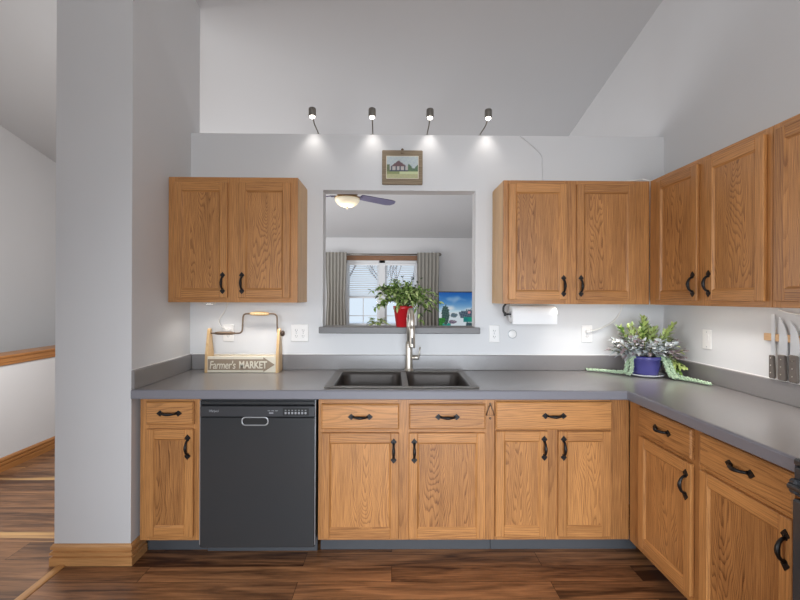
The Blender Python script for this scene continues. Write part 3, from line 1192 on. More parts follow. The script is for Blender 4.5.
cr = b.build('brace_handle', 'rust', t)
b = MB()
b.lathe([(0, 0), (.008, 0), (.011, .02), (.010, .11), (.007, .13), (0, .13)], (.045, yy, hh), 'X', 14)
b.build('brace_chuck', 'rust', cr)
b = MB()
b.lathe([(0, 0), (.009, 0), (.0125, .03), (.0135, .06), (.0125, .09), (.009, .12), (0, .12)], (.275, yy, hh+.128), 'X', 14)
b.build('brace_grip', 'pine', cr)
b = MB()
b.lathe([(0, 0), (.012, .002), (.019, .008), (.019, .018), (.012, .026), (0, .028)], (TW, yy, hh), 'X', 16)
b.build('brace_knob', 'knob_wood', cr)

# ------------------------------------------------------------------ outlets and wall plates
def plate(name, label, x, z, gangs=1, kind='outlet', loc=None, rz=0, cat='outlet'):
    t = thing(name, label, cat, loc or (x, YB, z), rz)
    wd = .072+.046*(gangs-1)
    b = MB()
    b.box(-wd/2, wd/2, -.006, 0, -.058, .058, .003)
    p = b.build('cover_plate', 'white', t)
    for g in range(gangs):
        cx = (g-(gangs-1)/2)*.046
        if kind == 'switch':
            b = MB()
            b.prism([(-.0055, -.033), (-.0055, .033), (-.0095, .033)], 'X', cx-.016, cx+.016)
            b.build('rocker', 'white', t)
        else:
            for s_ in (-1, 1):
                b = MB()
                b.prism(rrect(cx-.017, cx+.017, s_*.0195-.0135, s_*.0195+.0135, .008, 4), 'Y', -.008, -.005)
                r_ = b.build('receptacle', 'white', t)
                b = MB()
                b.box(cx-.0075, cx-.0050, -.0084, -.0078, s_*.0195-.003, s_*.0195+.006)
                b.box(cx+.0050, cx+.0075, -.0084, -.0078, s_*.0195-.003, s_*.0195+.005)
                b.lathe([(0, .0006), (.0024, .0006), (.0024, 0), (0, 0)], (cx, -.0078, s_*.0195-.008), Vector((0, -1, 0)), 8)
                b.build('slots', 'slot', r_)
        for s_ in ((-1, 1) if kind == 'switch' else (0,)):
            b = MB()
            b.lathe([(0, .001), (.003, .001), (.0035, 0), (0, 0)], (cx, -.006, s_*.043), Vector((0, -1, 0)), 10)
            b.build('screw', 'silver', t)
    return t
plate('wall_outlet', 'white single outlet plate behind the wooden tote box', -1.108, 1.160)
plate('wall_outlet', 'white double-wide outlet plate between the wooden tote box and the pass-through ledge', -.627, 1.160, 2)
plate('wall_outlet', 'white single outlet plate just right of the pass-through, beside the small round button', .690, 1.160)
plate('wall_outlet', 'white single outlet plate with a white plug and cord in it', 1.322, 1.162)
plate('wall_switch', 'white rocker switch plate on the right wall behind the succulent pot', 0, 0, 1, 'switch', (XR, 2.508, 1.165), R(-90), 'switch')

def cord(name, label, pts, r=.0035, n=6, material='cord', group=None, plug=None):
    b = MB()
    b.tube(smooth_path(pts, n), r, 8)
    o = b.build(name, material)
    if plug:
        b = MB()
        x, y, z = plug
        b.box(x-.013, x+.013, y-.030, y-.0085, z-.012, z+.012, .003)
        b.tube([(x, y-.022, z), (x+.025, y-.022, z+.002)], .005, 8)
        b.build('plug', 'white', o)
    return tag(o, label, 'cord', group)
cord('power_cord', 'white cord rising from the outlet behind the wooden tote box', [(-1.108, YB-.026, 1.188), (-1.150, YB-.026, 1.205), (-1.165, YB-.020, 1.25), (-1.135, YB-.012, 1.30), (-1.11, YB-.01, 1.362)], .0038, plug=(-1.108, YB, 1.1795))
cord('power_cord', 'white cord looping from the plug up to the cabinet above the succulents', [(1.347, YB-.022, 1.183), (1.42, YB-.022, 1.205), (1.50, YB-.018, 1.25), (1.545, YB-.012, 1.31), (1.56, YB-.01, 1.362)], .0038, plug=(1.322, YB, 1.1815))
cord('power_cord', 'thin grey cord running down the wall above the right wall cabinet', [(.86, YB-.004, ZT-.002), (.93, YB-.006, 2.45), (1.005, YB-.006, 2.375), (1.012, YB-.006, 2.30), (1.022, YB-.006, 2.135)], .0028, material='wall')
cord('loose_cord', 'white cord lying in loops on top of the corner wall cabinets', [(1.43, 2.66, 2.130), (1.50, 2.65, 2.135), (1.56, 2.68, 2.150), (1.60, 2.65, 2.131), (1.66, 2.60, 2.131), (1.70, 2.50, 2.150), (1.66, 2.40, 2.131), (1.62, 2.46, 2.131), (1.66, 2.55, 2.131)], .0045)
cord('power_cord', 'white cord tucked under the wall cabinet above the knives', [(1.80, 1.99, 1.352), (1.81, 1.93, 1.338), (1.81, 1.87, 1.335), (1.80, 1.80, 1.352)], .004)

b = MB()
b.lathe([(0, .006), (.022, .006), (.026, .004), (.027, 0), (0, 0)], (0, 0, 0), Vector((0, -1, 0)), 28)
o = b.build('light_button', 'white')
o.location = (.814, YB, 1.158)
tag(o, 'small round white button on the wall under the paper towel roll', 'button')
b = MB()
b.lathe([(.028, .004), (.030, .004), (.030, 0), (.028, 0)], (0, 0, 0), Vector((0, -1, 0)), 28)
b.build('rim', 'silver', o)

# ------------------------------------------------------------------ paper towel holder
t = thing('paper_towel_holder', 'black metal paper towel holder under the right wall cabinet', 'paper towel holder', (.720, 2.765, 1.3665))
b = MB()
b.box(.0, .03, -.015, .015, -.004, 0, .001)
b.tube(smooth_path([(.008, 0, -.002), (-.006, 0, -.020), (-.008, 0, -.045), (.0, 0, -.062), (.006, 0, -.068)], 4), .007, 8)
b.box(-.004, .010, -.008, .008, -.08, -.055, .002)
b.build('bracket', 'iron', t)
b = MB()
b.tube([(.0, 0, -.068), (.333, 0, -.068)], .006, 10)
b.lathe([(0, 0), (.010, 0), (.012, .006), (.010, .014), (0, .015)], (.325, 0, -.068), 'X', 14)
b.build('rod', 'iron', t)
b = MB()
rr = .056
prof = [(.021, 0), (rr-.002, 0), (rr, .002), (rr, .281), (rr-.002, .283), (.021, .283), (.021, 0)]
b.lathe(prof, (.757, 2.765, 1.3665-.068), 'X', 36, cap=False)
b.prism([(2.765-.056, 1.3665-.070), (2.765-.0545, 1.3665-.070), (2.765-.0545, 1.3665-.128), (2.765-.056, 1.3665-.128)], 'X', .758, 1.039)
o = b.build('paper_towel_roll', 'paper', None, (.757, 2.765, 1.2985))
tag(o, 'white paper towel roll on the black holder under the right wall cabinet', 'paper towel')

# ------------------------------------------------------------------ knives on a magnetic bar, right wall
t = thing('knife_rack', 'wooden knife bar fixed to the right wall', 'knife rack', (XR, 2.108, 1.20), R(-90))
b = MB()
b.box(0, .40, -.0174, 0, 0, .036, .003)
b.build('bar', 'pine_h', t)
def knife(y, wtop, wbot, ztip, zb, zend, hw, label, lean=0):
    t = thing('kitchen_knife', label, 'knife', (XR-.0178, y, 0), R(-90), 'knives on the wooden bar')
    b = MB()
    n = 10
    L_, Rr = [], []
    for i in range(n+1):
        k = i/n
        z = zb+(ztip-zb)*k
        wl = wbot/2
        wr = wbot/2
        if wtop < wbot*.5:      # pointed
            wr = wbot/2-wbot*.95*max(0, (k-.35)/.65)**2
        else:
            wr = wbot/2-(wbot-wtop)*.5*k
        L_.append((-wl, z)); Rr.append((wr, z))
    b.prism(L_+Rr[::-1], 'Y', -.0028, 0)
    b.build('blade', 'blade', t)
    b = MB()
    b.prism([(-hw/2, zend+.006), (-hw/2+.004, zend), (hw/2+.003, zend), (hw/2+.006, zend+.012), (hw/2, zend+.06), (hw/2-.002, zb-.004), (hw/2-.003, zb+.002), (-hw/2, zb+.002)], 'Y', -.0145, .0, b=.003)
    h = b.build('handle', 'hilt', t)
    b = MB()
    for k in range(3):
        b.lathe([(0, .001), (.0028, .001), (.003, 0), (0, 0)], (0, -.0144, zend+.028+k*.035), Vector((0, -1, 0)), 8)
    b.build('rivet', 'steel', h)
    return t
knife(2.050, .016, .020, 1.330, 1.132, 1.022, .024, 'slim knife with a narrow blade, nearest the corner on the knife bar')
knife(1.996, .006, .044, 1.318, 1.140, 1.022, .036, 'broad-bladed knife in the middle of the knife bar')
knife(1.938, .006, .044, 1.302, 1.145, 1.022, .038, 'broad-bladed knife nearest the right edge of the photo on the knife bar')

# ------------------------------------------------------------------ lamps
def ledge_lamp(xb, xh, label):
    t = thing('spot_lamp', label, 'lamp', (xb, 2.958, ZT), 0, 'spot lamps along the wall top')
    dx = xh-xb
    b = MB()
    b.lathe([(0, 0), (.030, 0), (.030, .005), (.012, .010), (0, .010)], (0, 0, 0), seg=20)
    b.build('base', 'pewter', t)
    b = MB()
    b.tube(smooth_path([(0, 0, .006), (dx*.3, -.012, .03), (dx*.85, -.05, .065), (dx, -.085, .104)], 5), .0042, 8)
    b.build('stem', 'pewter', t)
    b = MB()
    hz_ = .094
    b.lathe([(.017, 0), (.0235, 0), (.0245, .004), (.0245, .048), (.021, .054), (0, .054), (0, .044), (.017, .044)], (dx, -.10, hz_), seg=24)
    hd = b.build('lamp_head', 'pewter', t)
    b = MB()
    b.ball((dx, -.10, hz_-.002), (.0175, .0175, .014), 16, 10)
    b.build('bulb', 'led', hd)
    lamp('spot_beam', 'SPOT', (dx, -.10, hz_-.028), 1.9, (1, .95, .89), (dx, -.02, -1), .02, spot=86, blend=1.0, parent=t)
for xb, xh, lb in ((-.511, -.538, 'leftmost small pewter spot lamp on the wall top above the pass-through'), (-.142, -.142, 'second small pewter spot lamp from the left, just left of the framed picture'),
                   (.229, .242, 'third small pewter spot lamp from the left, just right of the framed picture'), (.590, .630, 'rightmost small pewter spot lamp on the wall top above the pass-through')):
    ledge_lamp(xb, xh, lb)

t = thing('puck_light', 'round puck light under the left wall cabinet, above the wooden tote box', 'light', (-1.16, 2.74, 1.3885))
b = MB()
b.lathe([(.026, -.001), (.033, -.001), (.035, -.031), (.026, -.032)], (0, 0, 0), seg=24, cap=False)
b.build('housing', 'white', t)
b = MB()
b.lathe([(0, -.033), (.02, -.0325), (.026, -.030), (.026, -.001), (0, -.001)], (0, 0, 0), seg=24)
b.build('lens', 'led', t)
lamp('puck_beam', 'SPOT', (0, 0, -.04), 1.2, (1, .96, .91), (0, 0, -1), .025, spot=150, blend=.6, parent=t)
def light_bar(x, y, z, L_, label, power, rz=0):  # unseen bars, assumed from the evenly lit wall below the cabinets
    t = thing('light_bar', label, 'light', (x, y, z), rz, 'light bars under the wall cabinets')
    b = MB()
    b.box(-L_/2, L_/2, -.016, .016, -.010, 0, .002)
    b.build('housing', 'white', t)
    b = MB()
    b.box(-L_/2+.008, L_/2-.008, -.012, .012, -.0115, -.009, .001)
    b.build('lens', 'led', t)
    lamp('bar_beam', 'AREA', (0, 0, -.016), power, (1, .965, .93), (0, 0, -1), L_-.02, .024, parent=t, spread=115)
light_bar(-.85, 2.73, 1.3885, .44, 'slim light bar under the wall cabinet left of the pass-through', .95)
light_bar(1.27, 2.70, 1.3865, .46, 'slim light bar under the wall cabinet right of the pass-through', 1.2)
light_bar(1.66, 2.24, 1.3865, .62, 'slim light bar under the right wall cabinet, near the corner', 1.3, R(90))
light_bar(1.66, 1.45, 1.3865, .62, 'slim light bar under the wall cabinet at the right edge of the photo', 1.6, R(90))

# ------------------------------------------------------------------ framed picture
t = thing('framed_picture', 'small picture of a house in a weathered wooden frame above the pass-through', 'picture', (-.076, YB, 2.165))
PW, PH = .274, .232
b = MB()
b.box(0, PW, -.020, -.002, 0, PH, .004)
fr = b.build('frame', 'old_frame', t)
b = MB()
b.box(.028, PW-.028, -.022, -.019, .038, PH-.040, .001)
b.build('mat_border', 'cream', t)
def house(u, v):
    n = 5*math.sin(u*23+v*9)*math.sin(v*31-u*13)+6*math.sin(u*57-v*19)*math.sin(v*43+u*11)
    sky = (184+n, 194+n, 196)
    if v < .18:
        return (178+n, 178+n, 138)
    if v < .30:
        return (196, 204, 160) if u > .4 else (140+n, 150, 104)
    roof = v < .82-abs(u-.38)*1.1 and v > .55 and .05 < u < .75
    if roof:
        return (112, 88, 92)
    if .10 < u < .68 and .30 <= v <= .55:
        return (70, 78, 92) if (int(u*22) % 3 == 0 or v < .38) else (186, 180, 176)
    if u >= .68 and v < .55+.10*math.sin(u*20):
        return (98+n, 122+n, 96)
    if u <= .10 and v < .62:
        return (108+n, 118+n, 90)
    return sky
painting('picture', PW-.064, PH-.086, house, 48, 34, 'paint', t, (.032, -.0226, .042))
b = MB()
b.tube(smooth_path([(.10, -.010, PH-.002), (.118, -.012, PH-.016), (.137, -.021, PH-.022), (.156, -.012, PH-.016), (.174, -.010, PH-.002)], 4), .004, 8)
b.lathe([(0, 0), (.008, 0), (.009, .01), (0, .012)], (.137, -.001, PH+.006), Vector((0, -1, 0)), 12)
b.build('hanger', 'rust', t)

# small wire hook on the face frame between the drawers
t = thing('wire_hook', 'small dark wire hook screwed to the face frame right of the sink drawers', 'hook', (.5255, YF+.0185, .774))
b = MB()
b.tube([(0, -.006, .062), (-.022, -.008, .0), (.022, -.008, .0), (0, -.006, .062)], .0028, 8)
b.build('wire', 'rust', t)
b = MB()
b.lathe([(0, .006), (.005, .006), (.006, .002), (.006, 0), (0, 0)], (0, 0, -.018), Vector((0, -1, 0)), 12)
b.build('screw', 'rust', t)
b = MB()
b.lathe([(0, .009), (.005, .009), (.006, .002), (.006, 0), (0, 0)], (0, 0, .060), Vector((0, -1, 0)), 12)
b.build('screw', 'rust', t)

# ------------------------------------------------------------------ red-potted plant on the ledge
t = thing('potted_plant', 'bushy green plant in a red pot on the pass-through ledge', 'plant', (.070, 2.935, 1.203))
b = MB()
b.lathe([(0, .003), (.041, .003), (.043, 0), (.046, .003), (.062, .118), (.066, .120), (.068, .142), (.063, .143), (.060, .122), (.058, .115), (0, .115)], (0, 0, 0), seg=32)
b.build('pot', 'red_pot', t)
b = MB()
b.lathe([(0, .124), (.040, .122), (.0595, .116), (0, .1155)], (0, 0, 0), seg=24)
b.build('soil', 'soil', t)
rnd = random.Random(11)
fo, sm = MB(), MB()
for k in range(62):
    a = rnd.uniform(0, 2*PI)
    # arching stems: sideways spread wider than depth
    reach = rnd.uniform(.06, .235)
    el = rnd.uniform(.06, .175) if reach > .12 else rnd.uniform(.10, .21)
    drop = rnd.uniform(.0, .08 if math.cos(a) < .3 else .14)*(reach/.2)
    e = Vector((math.cos(a)*reach+(.015 if math.cos(a) > 0 else -.015), math.sin(a)*reach*.55, .12+el-drop))
    mid = Vector((e.x*.5, e.y*.5, .13+el*.95))
    pts = bez((rnd.uniform(-.03, .03), rnd.uniform(-.03, .03), .118), (e.x*.15, e.y*.15, .17+el*.5), mid, e, 8)
    sm.tube(pts, [.0026-.0018*i/8 for i in range(9)], 5)
    for i in range(2, 9):
        p = pts[i]
        d = (pts[i]-pts[i-1]).normalized()
        for q in range(4):
            dd = (d*rnd.uniform(.2, 1)+Vector((rnd.uniform(-1, 1), rnd.uniform(-1, 1), rnd.uniform(-.4, .7)))).normalized()
            mi = rnd.choice((0, 0, 0, 1, 2, 2))
            fo.leaf(p, dd, rnd.uniform(.028, .046), rnd.uniform(.013, .021), mi, rnd.uniform(0, .4), .15, rnd.uniform(-.8, .8))
for x, z in ((-.045, .315), (.0, .335), (.045, .32), (.10, .325)):
    pts = bez((0, 0, .12), (x*.3, 0, .2), (x*.7, 0, .26), (x+rnd.uniform(-.02, .02), rnd.uniform(-.03, .03), z), 8)
    sm.tube(pts, [.0024-.0014*i/8 for i in range(9)], 5)
    for i in range(5, 9):
        for q in range(3):
            fo.leaf(pts[i], (rnd.uniform(-1, 1), rnd.uniform(-1, 1), rnd.uniform(0, 1)), .022, .011, 1, .1, .15, rnd.uniform(-1, 1))
fo.build('foliage', ['leaf_a', 'leaf_b', 'leaf_c'], t, recalc=False)
sm.build('stems', 'stem', t)

# ------------------------------------------------------------------ succulents in the blue pot, corner of the counter
t = thing('potted_succulents', 'mixed silver and lime succulents trailing from a blue pot in the counter corner', 'plant', (1.603, 2.715, ZC+.001))
b = MB()
b.lathe([(0, .004), (.066, .003), (.075, 0), (.082, .004), (.106, .012), (.108, .017), (.100, .016), (.078, .009), (0, .009)], (0, 0, 0), seg=40)
b.build('saucer', 'saucer', t)
b = MB()
b.lathe([(0, .010), (.070, .010), (.074, .014), (.082, .060), (.088, .104), (.092, .106), (.095, .128), (.089, .129), (.086, .108), (.083, .100), (0, .100)], (0, 0, 0), seg=40)
b.build('pot', 'blue_pot', t)
b = MB()
b.lathe([(0, .112), (.06, .110), (.0865, .106), (.05, .1005), (0, .1005)], (0, 0, 0), seg=24)
b.build('soil', 'soil', t)
rnd = random.Random(23)
def spike(b, base, tip, n, L0, W0, mis, sm, droop=.1, open_=1.0):
    base, tip = Vector(base), Vector(tip)
    sm.tube([base, (base+tip)/2, tip], [.005, .0045, .003], 6)
    for i in range(n):
        k = (i+.5)/n
        p = base.lerp(tip, k)
        d = (tip-base).normalized()
        a = i*2.399
        side = Vector((math.cos(a), math.sin(a), 0))
        side = (side-d*side.dot(d)).normalized()
        dd = side*open_*(1-.45*k)+d*(.25+.7*k)
        L = L0*(1-.45*k)*rnd.uniform(.85, 1.15)
        b.leaf(p, dd, L, W0*rnd.uniform(.85, 1.1), rnd.choice(mis), droop, .1, rnd.uniform(-.3, .3))
def clampx(b):     # leaves bend back where they meet the wall, the backsplash or the counter
    for v in b.bm.verts:
        lim = .185 if v.co.z < .13 else .21
        if v.co.x > lim:
            v.co.x = lim+(v.co.x-lim)*.22
        if v.co.y > .155:
            v.co.y = .155+(v.co.y-.155)*.15
        if v.co.y < -.05 and abs(v.co.x) < .095 and v.co.z < .135:
            v.co.z = .135+(.135-v.co.z)*.2
        if v.co.z < .012:
            v.co.z = .012
sm = MB()
b = MB()
spike(b, (.0, .01, .11), (.0, .02, .350), 60, .095, .020, (0, 0, 1, 2), sm)
spike(b, (.03, .0, .11), (.04, -.01, .29), 40, .085, .020, (0, 1, 2), sm)
spike(b, (-.02, .02, .11), (-.02, .0, .27), 36, .08, .019, (0, 1, 2), sm)
spike(b, (.05, .02, .11), (.128, -.03, .27), 34, .08, .024, (0, 1, 1), sm)
spike(b, (.06, .0, .12), (.155, -.04, .325), 38, .07, .022, (0, 0, 1), sm)
spike(b, (-.05, .03, .11), (-.14, .04, .30), 36, .075, .022, (0, 2, 2), sm)
clampx(b)
for x, y, z in ((.02, -.03, .29), (-.045, -.01, .285), (-.10, .02, .305), (.085, .03, .295), (.10, -.045, .285), (-.06, .05, .32), (.14, -.03, .30), (.04, .05, .33)):
    spike(b, (x*.3, y*.3, .11), (x, y, z), 30, .07, .018, (0, 1, 1), sm)
clampx(b)
b.build('upright_foliage', ['leaf_y', 'leaf_c', 'leaf_a'], t, recalc=False)
b = MB()
for k in range(24):
    a = R(140+k*11+rnd.uniform(-8, 8))
    rr_ = rnd.uniform(.085, .145)
    ex, ey = math.cos(a)*rr_*1.25, math.sin(a)*rr_
    spike(b, (ex*.4, ey*.4, .125), (ex, ey, .185+rnd.uniform(-.02, .05)), 18, .072, .030, (0, 0, 0, 0, 0, 1), sm, .25)
for x, y, z in ((-.06, -.06, .22), (0, -.07, .215), (.06, -.06, .22), (-.09, -.05, .245), (-.185, .03, .20), (-.20, .0, .185), (-.17, .08, .22), (-.11, -.03, .24), (-.13, .05, .25), (-.215, .03, .16)):
    spike(b, (x*.35, y*.4, .125), (x, y, z), 24, .07, .026, (0, 0, 0, 1), sm, .2)
clampx(b)
b.build('silver_foliage', ['leaf_s', 'leaf_m'], t, recalc=False)
b = MB()
for x, y, z in ((.13, -.03, .20), (.16, -.05, .19), (.17, -.12, .175), (.14, -.10, .22), (.175, -.09, .13), (.15, -.02, .23)):
    spike(b, (x*.4, y*.4, .12), (x, y, z), 24, .066, .026, (0, 0, 1), sm, .25)
clampx(b)
b.build('mauve_foliage', ['leaf_m', 'leaf_c'], t, recalc=False)
b = MB()
for x, y, z in ((.135, -.06, .06), (.16, -.08, .09), (.15, -.10, .04), (.165, -.05, .04), (.12, -.04, .10), (.172, -.12, .07)):
    spike(b, (x*.72, y*.5, .115), (x, y, z), 16, .048, .026, (0, 0, 1), sm, .35)
clampx(b)
b.build('lime_foliage', ['leaf_y', 'leaf_a'], t, recalc=False)
sm.build('stems', 'stem', t)
def tail(path, r0_, r1_, n):
    b = MB()
    pts = smooth_path(path, 10)
    seglen = [0]
    for p, q in zip(pts, pts[1:]):
        seglen.append(seglen[-1]+(q-p).length)
    for i in range(n):
        s_ = seglen[-1]*i/n
        j = max(k for k in range(len(pts)) if seglen[k] <= s_)
        j = min(j, len(pts)-2)
        f = (s_-seglen[j])/max(1e-6, seglen[j+1]-seglen[j])
        p = pts[j].lerp(pts[j+1], f)
        d = (pts[j+1]-pts[j]).normalized()
        k = i/n
        rad = r0_+(r1_-r0_)*k
        a = i*2.399
        u = d.orthogonal().normalized()
        v = d.cross(u)
        o_ = (u*math.cos(a)+v*math.sin(a))
        mtx = (o_*.8+d*.6).to_track_quat('Z', 'Y').to_matrix().to_4x4()
        c = p+o_*rad*.55
        c.z = max(c.z, .0125)
        b.ball(c, (.0062, .0062, .0118), 6, 5, 0, mtx)
    b.build('trailing_stem', 'leaf_t', t)
tail([(-.07, .0, .13), (-.105, -.01, .128), (-.122, -.012, .08), (-.126, .0, .028), (-.16, .05, .014), (-.20, .085, .013), (-.26, .13, .012), (-.305, .15, .011)], .013, .006, 120)
tail([(-.06, -.03, .13), (-.104, -.035, .115), (-.108, -.04, .06), (-.112, -.03, .02), (-.128, -.01, .014)], .010, .008, 50)
tail([(.07, -.03, .13), (.095, -.065, .118), (.10, -.10, .07), (.105, -.13, .022), (.12, -.17, .014), (.145, -.22, .013), (.160, -.27, .012), (.170, -.33, .011)], .014, .006, 130)
tail([(.05, -.05, .13), (.066, -.085, .11), (.074, -.11, .05), (.082, -.135, .018), (.10, -.165, .013)], .011, .008, 55)
tail([(.08, -.01, .13), (.125, -.05, .11), (.135, -.08, .05), (.14, -.12, .014), (.16, -.18, .012)], .010, .008, 50)

# ------------------------------------------------------------------ living room beyond the pass-through
# ceiling fan
FX, FY, FZ = -.512, 4.8, 2.545
t = thing('ceiling_fan', 'ceiling fan with a glowing glass bowl, seen through the pass-through', 'ceiling fan', (FX, FY, FZ))
b = MB()
zc_ = cz(FY)-FZ
b.lathe([(0, zc_+.012), (.065, zc_+.012), (.07, zc_-.025), (.03, zc_-.06), (.014, zc_-.065), (.014, .09), (0, .09)], (0, 0, 0), seg=20)
b.build('downrod', 'brass', t)
b = MB()
b.lathe([(0, .10), (.05, .10), (.10, .075), (.115, .04), (.115, .0), (.09, -.02), (.06, -.024), (0, -.024)], (0, 0, 0), seg=28)
b.build('motor_housing', 'brass', t)
b = MB()
b.lathe([(.0, -.024), (.085, -.026), (.142, -.030), (.142, -.042), (.085, -.040), (0, -.040)], (0, 0, 0), seg=32)
b.build('light_ring', 'brass', t)
b = MB()
b.lathe([(0, -.041), (.138, -.043), (.134, -.070), (.112, -.103), (.075, -.126), (.03, -.138), (0, -.140)], (0, 0, 0), seg=32)
b.lathe([(0, -.139), (.014, -.141), (.016, -.150), (.008, -.158), (0, -.160)], (0, 0, 0), seg=14, mi=1)
b.build('glass_bowl', ['bowl', 'pewter'], t)
for deg in (40, 160, 280):
    b = MB()
    b.prism([(.10, -.02), (.19, -.03), (.19, .03), (.10, .02)], 'Z', -.012, -.004)
    b.prism([(.17, -.058), (.60, -.072), (.66, -.055), (.685, 0), (.66, .055), (.60, .072), (.17, .058)], 'Z', -.0035, .006, b=.001)
    o = b.build('blade', 'fan_blade', t)
    o.rotation_euler = (R(-13), 0, R(deg))
lamp('fan_glow', 'POINT', (0, 0, -.19), 3, (1, .86, .66), None, .1, parent=t)

# curtains, rod, blinds
t = thing('curtain_rod', 'dark curtain rod over the living room window', 'curtain rod', (0, 7.50, 2.158))
b = MB()
b.tube([(-1.19, 0, 0), (.78, 0, 0)], .013, 12)
b.build('rod', 'pewter', t)
for s_, x in ((-1, -1.19), (1, .78)):
    b = MB()
    b.lathe([(0, 0), (.018, .004), (.03, .025), (.03, .04), (.018, .06), (0, .064)], (x-(.02 if s_ < 0 else 0), 0, 0), Vector((s_, 0, 0)), 14)
    b.build('finial', 'pewter', t)
for x in (-1.0, .62):
    b = MB()
    b.box(x-.012, x+.012, .012, .1, -.012, .012, .002)
    b.build('bracket', 'pewter', t)
def curtain(x0, x1, label, pinch):
    b = MB()
    nx, nz = 72, 22
    V = {}
    for sd in (0, 1):
        for j in range(nz+1):
            z = 2.185-(2.185-.002)*j/nz
            k = 1-pinch*math.exp(-((z-1.4)/.35)**2)
            for i in range(nx+1):
                u = i/nx
                xx = (x0+x1)/2+(u-.5)*(x1-x0)*k
                y = 7.452+.024*math.sin(u*2*PI*6+.4*math.sin(z*2))*(.75+.25*math.cos(z*1.5))+sd*.003
                V[sd, j, i] = b.bm.verts.new((xx, y+.0, z))
    for sd in (0, 1):
        for j in range(nz):
            for i in range(nx):
                f = b.bm.faces.new((V[sd, j, i], V[sd, j, i+1], V[sd, j+1, i+1], V[sd, j+1, i]))
                f.smooth = True
    o = b.build('curtain', 'curtain', None, ((x0+x1)/2, 7.452, .002))
    return tag(o, label, 'curtain', 'curtains of the living room window')
curtain(-1.16, -.80, 'grey curtain on the left side of the living room window', .12)
curtain(.42, .80, 'grey curtain on the right side of the living room window', .06)
for x0, x1, lb in ((WX0+.064, -.249, 'white slatted blind in the left half of the living room window'), (-.131, WX1-.064, 'white slatted blind in the right half of the living room window')):
    t = thing('window_blind', lb, 'blind', ((x0+x1)/2, YFAR+.012, 0), 0, 'blinds of the living room window')
    hw = (x1-x0)/2
    b = MB()
    b.box(-hw, hw, -.014, .014, 1.97, 2.008, .003)
    b.build('headrail', 'blind', t)
    b = MB()
    for k in range(16):
        z = 1.945-k*.033
        b.prism([(-.013, z-.008), (.013, z+.006), (.013, z+.0078), (-.013, z-.0062)], 'X', -hw, hw)
    b.build('slats', 'blind', t)
    b = MB()
    b.box(-hw, hw, -.012, .012, 1.395, 1.412, .003)
    b.build('bottom_rail', 'blind', t)

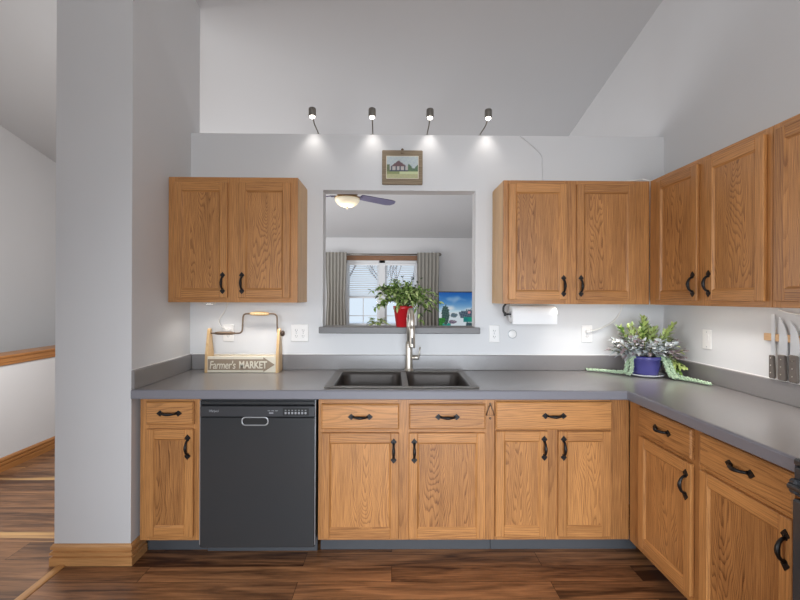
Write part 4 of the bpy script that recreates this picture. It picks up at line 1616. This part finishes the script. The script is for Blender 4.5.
# television on a console
t = thing('media_console', 'dark wooden console under the television in the living room', 'console', (1.22, 6.88, 0))
b = MB()
b.box(-.55, .55, -.18, .22, .08, .84, .004)
b.build('body', 'console', t)
b = MB()
b.box(-.57, .57, -.20, .24, .84, .865, .004)
b.build('top', 'console', t)
for x in (-.5, .5):
    for y in (-.13, .17):
        b = MB()
        b.lathe([(0, 0), (.02, 0), (.028, .08), (0, .08)], (x, y, 0), seg=12)
        b.build('leg', 'console', t)
t = thing('television', 'flat television showing a river landscape, right of the living room window', 'television', (.715, 6.80, .865))
TVW, TVH = 1.07, .61
b = MB()
b.box(0, TVW, 0, .04, .03, .03+TVH, .004)
b.build('bezel', 'black_panel', t)
def landscape(u, v):
    s_ = u*TVW/.535
    n = math.sin(s_*19+v*7)*math.sin(v*23-s_*5)
    n2 = math.sin(s_*57+v*31)*math.sin(v*61-s_*37)
    if v > .46:
        k = min(1, max(0, (v-.50)/.5))
        base = [205+(10-205)*k**.6, 232+(92-232)*k**.6, 244+(178-244)*k**.6]
        cl = max(0, math.sin(s_*5+v*9+1.2)*math.sin(v*15-s_*3)+.25*n)*(1-k*.75)
        c = [q+(245-q)*cl*.8 for q in base]
    else:
        c = [222, 234, 242]
    # left tree and bank
    if ((s_-.20)/.12)**2+((v-.38)/.27)**2 < 1+.25*n2:
        c = [58+26*n2, 88+26*n2, 86+20*n2]
    if s_ < .16+.05*n and v < .30:
        c = [40+20*n2, 120+30*n2, 40]
    if .12 < s_ < .36 and v < .16+.05*n:
        c = [20, 150+20*n2, 140]
    if ((s_-.46)/.11)**2+((v-.38)/.06)**2 < 1+.3*n2:
        c = [96+20*n2, 118+20*n2, 130]
    if ((s_-.42)/.13)**2+((v-.20)/.05)**2 < 1+.3*n2:
        c = [120+60*n2, 110+50*n2, 130+40*n2]
    # right bank
    lim = .60+.42*max(0, .45-v)
    if s_ > lim and .30 < v < .47+.13*min(1, (s_-.6)*1.6)+.03*n2:
        c = [80+32*n2, 98+32*n2, 116+24*n2]
    if s_ > .74 and .20 < v < .33:
        c = [18, 140+20*n, 128]
    if s_ > .82 and v < .18+.03*n2:
        c = [52+60*max(0, n2), 74+60*max(0, n2), 86+50*max(0, n2)]
    if ((s_-.92)/.04)**2+((v-.46)/.04)**2 < 1:
        c = [220, 150, 160]
    return c
painting('screen', TVW-.03, TVH-.03, landscape, 130, 74, 'screen', t, (.015, -.001, .045))
for x in (.2, TVW-.2):
    b = MB()
    b.box(x-.012, x+.012, -.09, .13, 0, .012, .003)
    b.box(x-.010, x+.010, .012, .03, .01, .04, .002)
    b.build('foot', 'black_panel', t)

# small green plant on a side table before the window
t = thing('side_table', 'small side table before the living room window, under the leafy plant', 'table', (-.24, 7.15, 0))
b = MB()
b.lathe([(0, .735), (.22, .735), (.225, .745), (.22, .755), (0, .755)], (0, 0, 0), seg=28)
b.build('top', 'console', t)
for a in (30, 150, 270):
    b = MB()
    b.tube([(.15*math.cos(R(a)), .15*math.sin(R(a)), .735), (.19*math.cos(R(a)), .19*math.sin(R(a)), 0)], .014, 8)
    b.build('leg', 'console', t)
t = thing('potted_plant', 'small light green leafy plant before the living room window', 'plant', (-.24, 7.15, .755))
b = MB()
b.lathe([(0, 0), (.06, 0), (.08, .12), (.075, .12), (.07, .105), (0, .105)], (0, 0, 0), seg=24)
b.build('pot', 'saucer', t)
b = MB()
rnd = random.Random(5)
for k in range(70):
    a = rnd.uniform(0, 2*PI)
    d = Vector((math.cos(a), math.sin(a), rnd.uniform(.1, 1.6))).normalized()
    b.leaf(Vector((0, 0, .20))+Vector((d.x*1.2, d.y, d.z))*rnd.uniform(.02, .13), d+Vector((math.cos(a), math.sin(a), 0))*.5, rnd.uniform(.08, .14), rnd.uniform(.035, .05), rnd.choice((0, 0, 1)), .5, .15, rnd.uniform(-.5, .5))
b.build('foliage', ['leaf_y', 'leaf_a'], t, recalc=False)
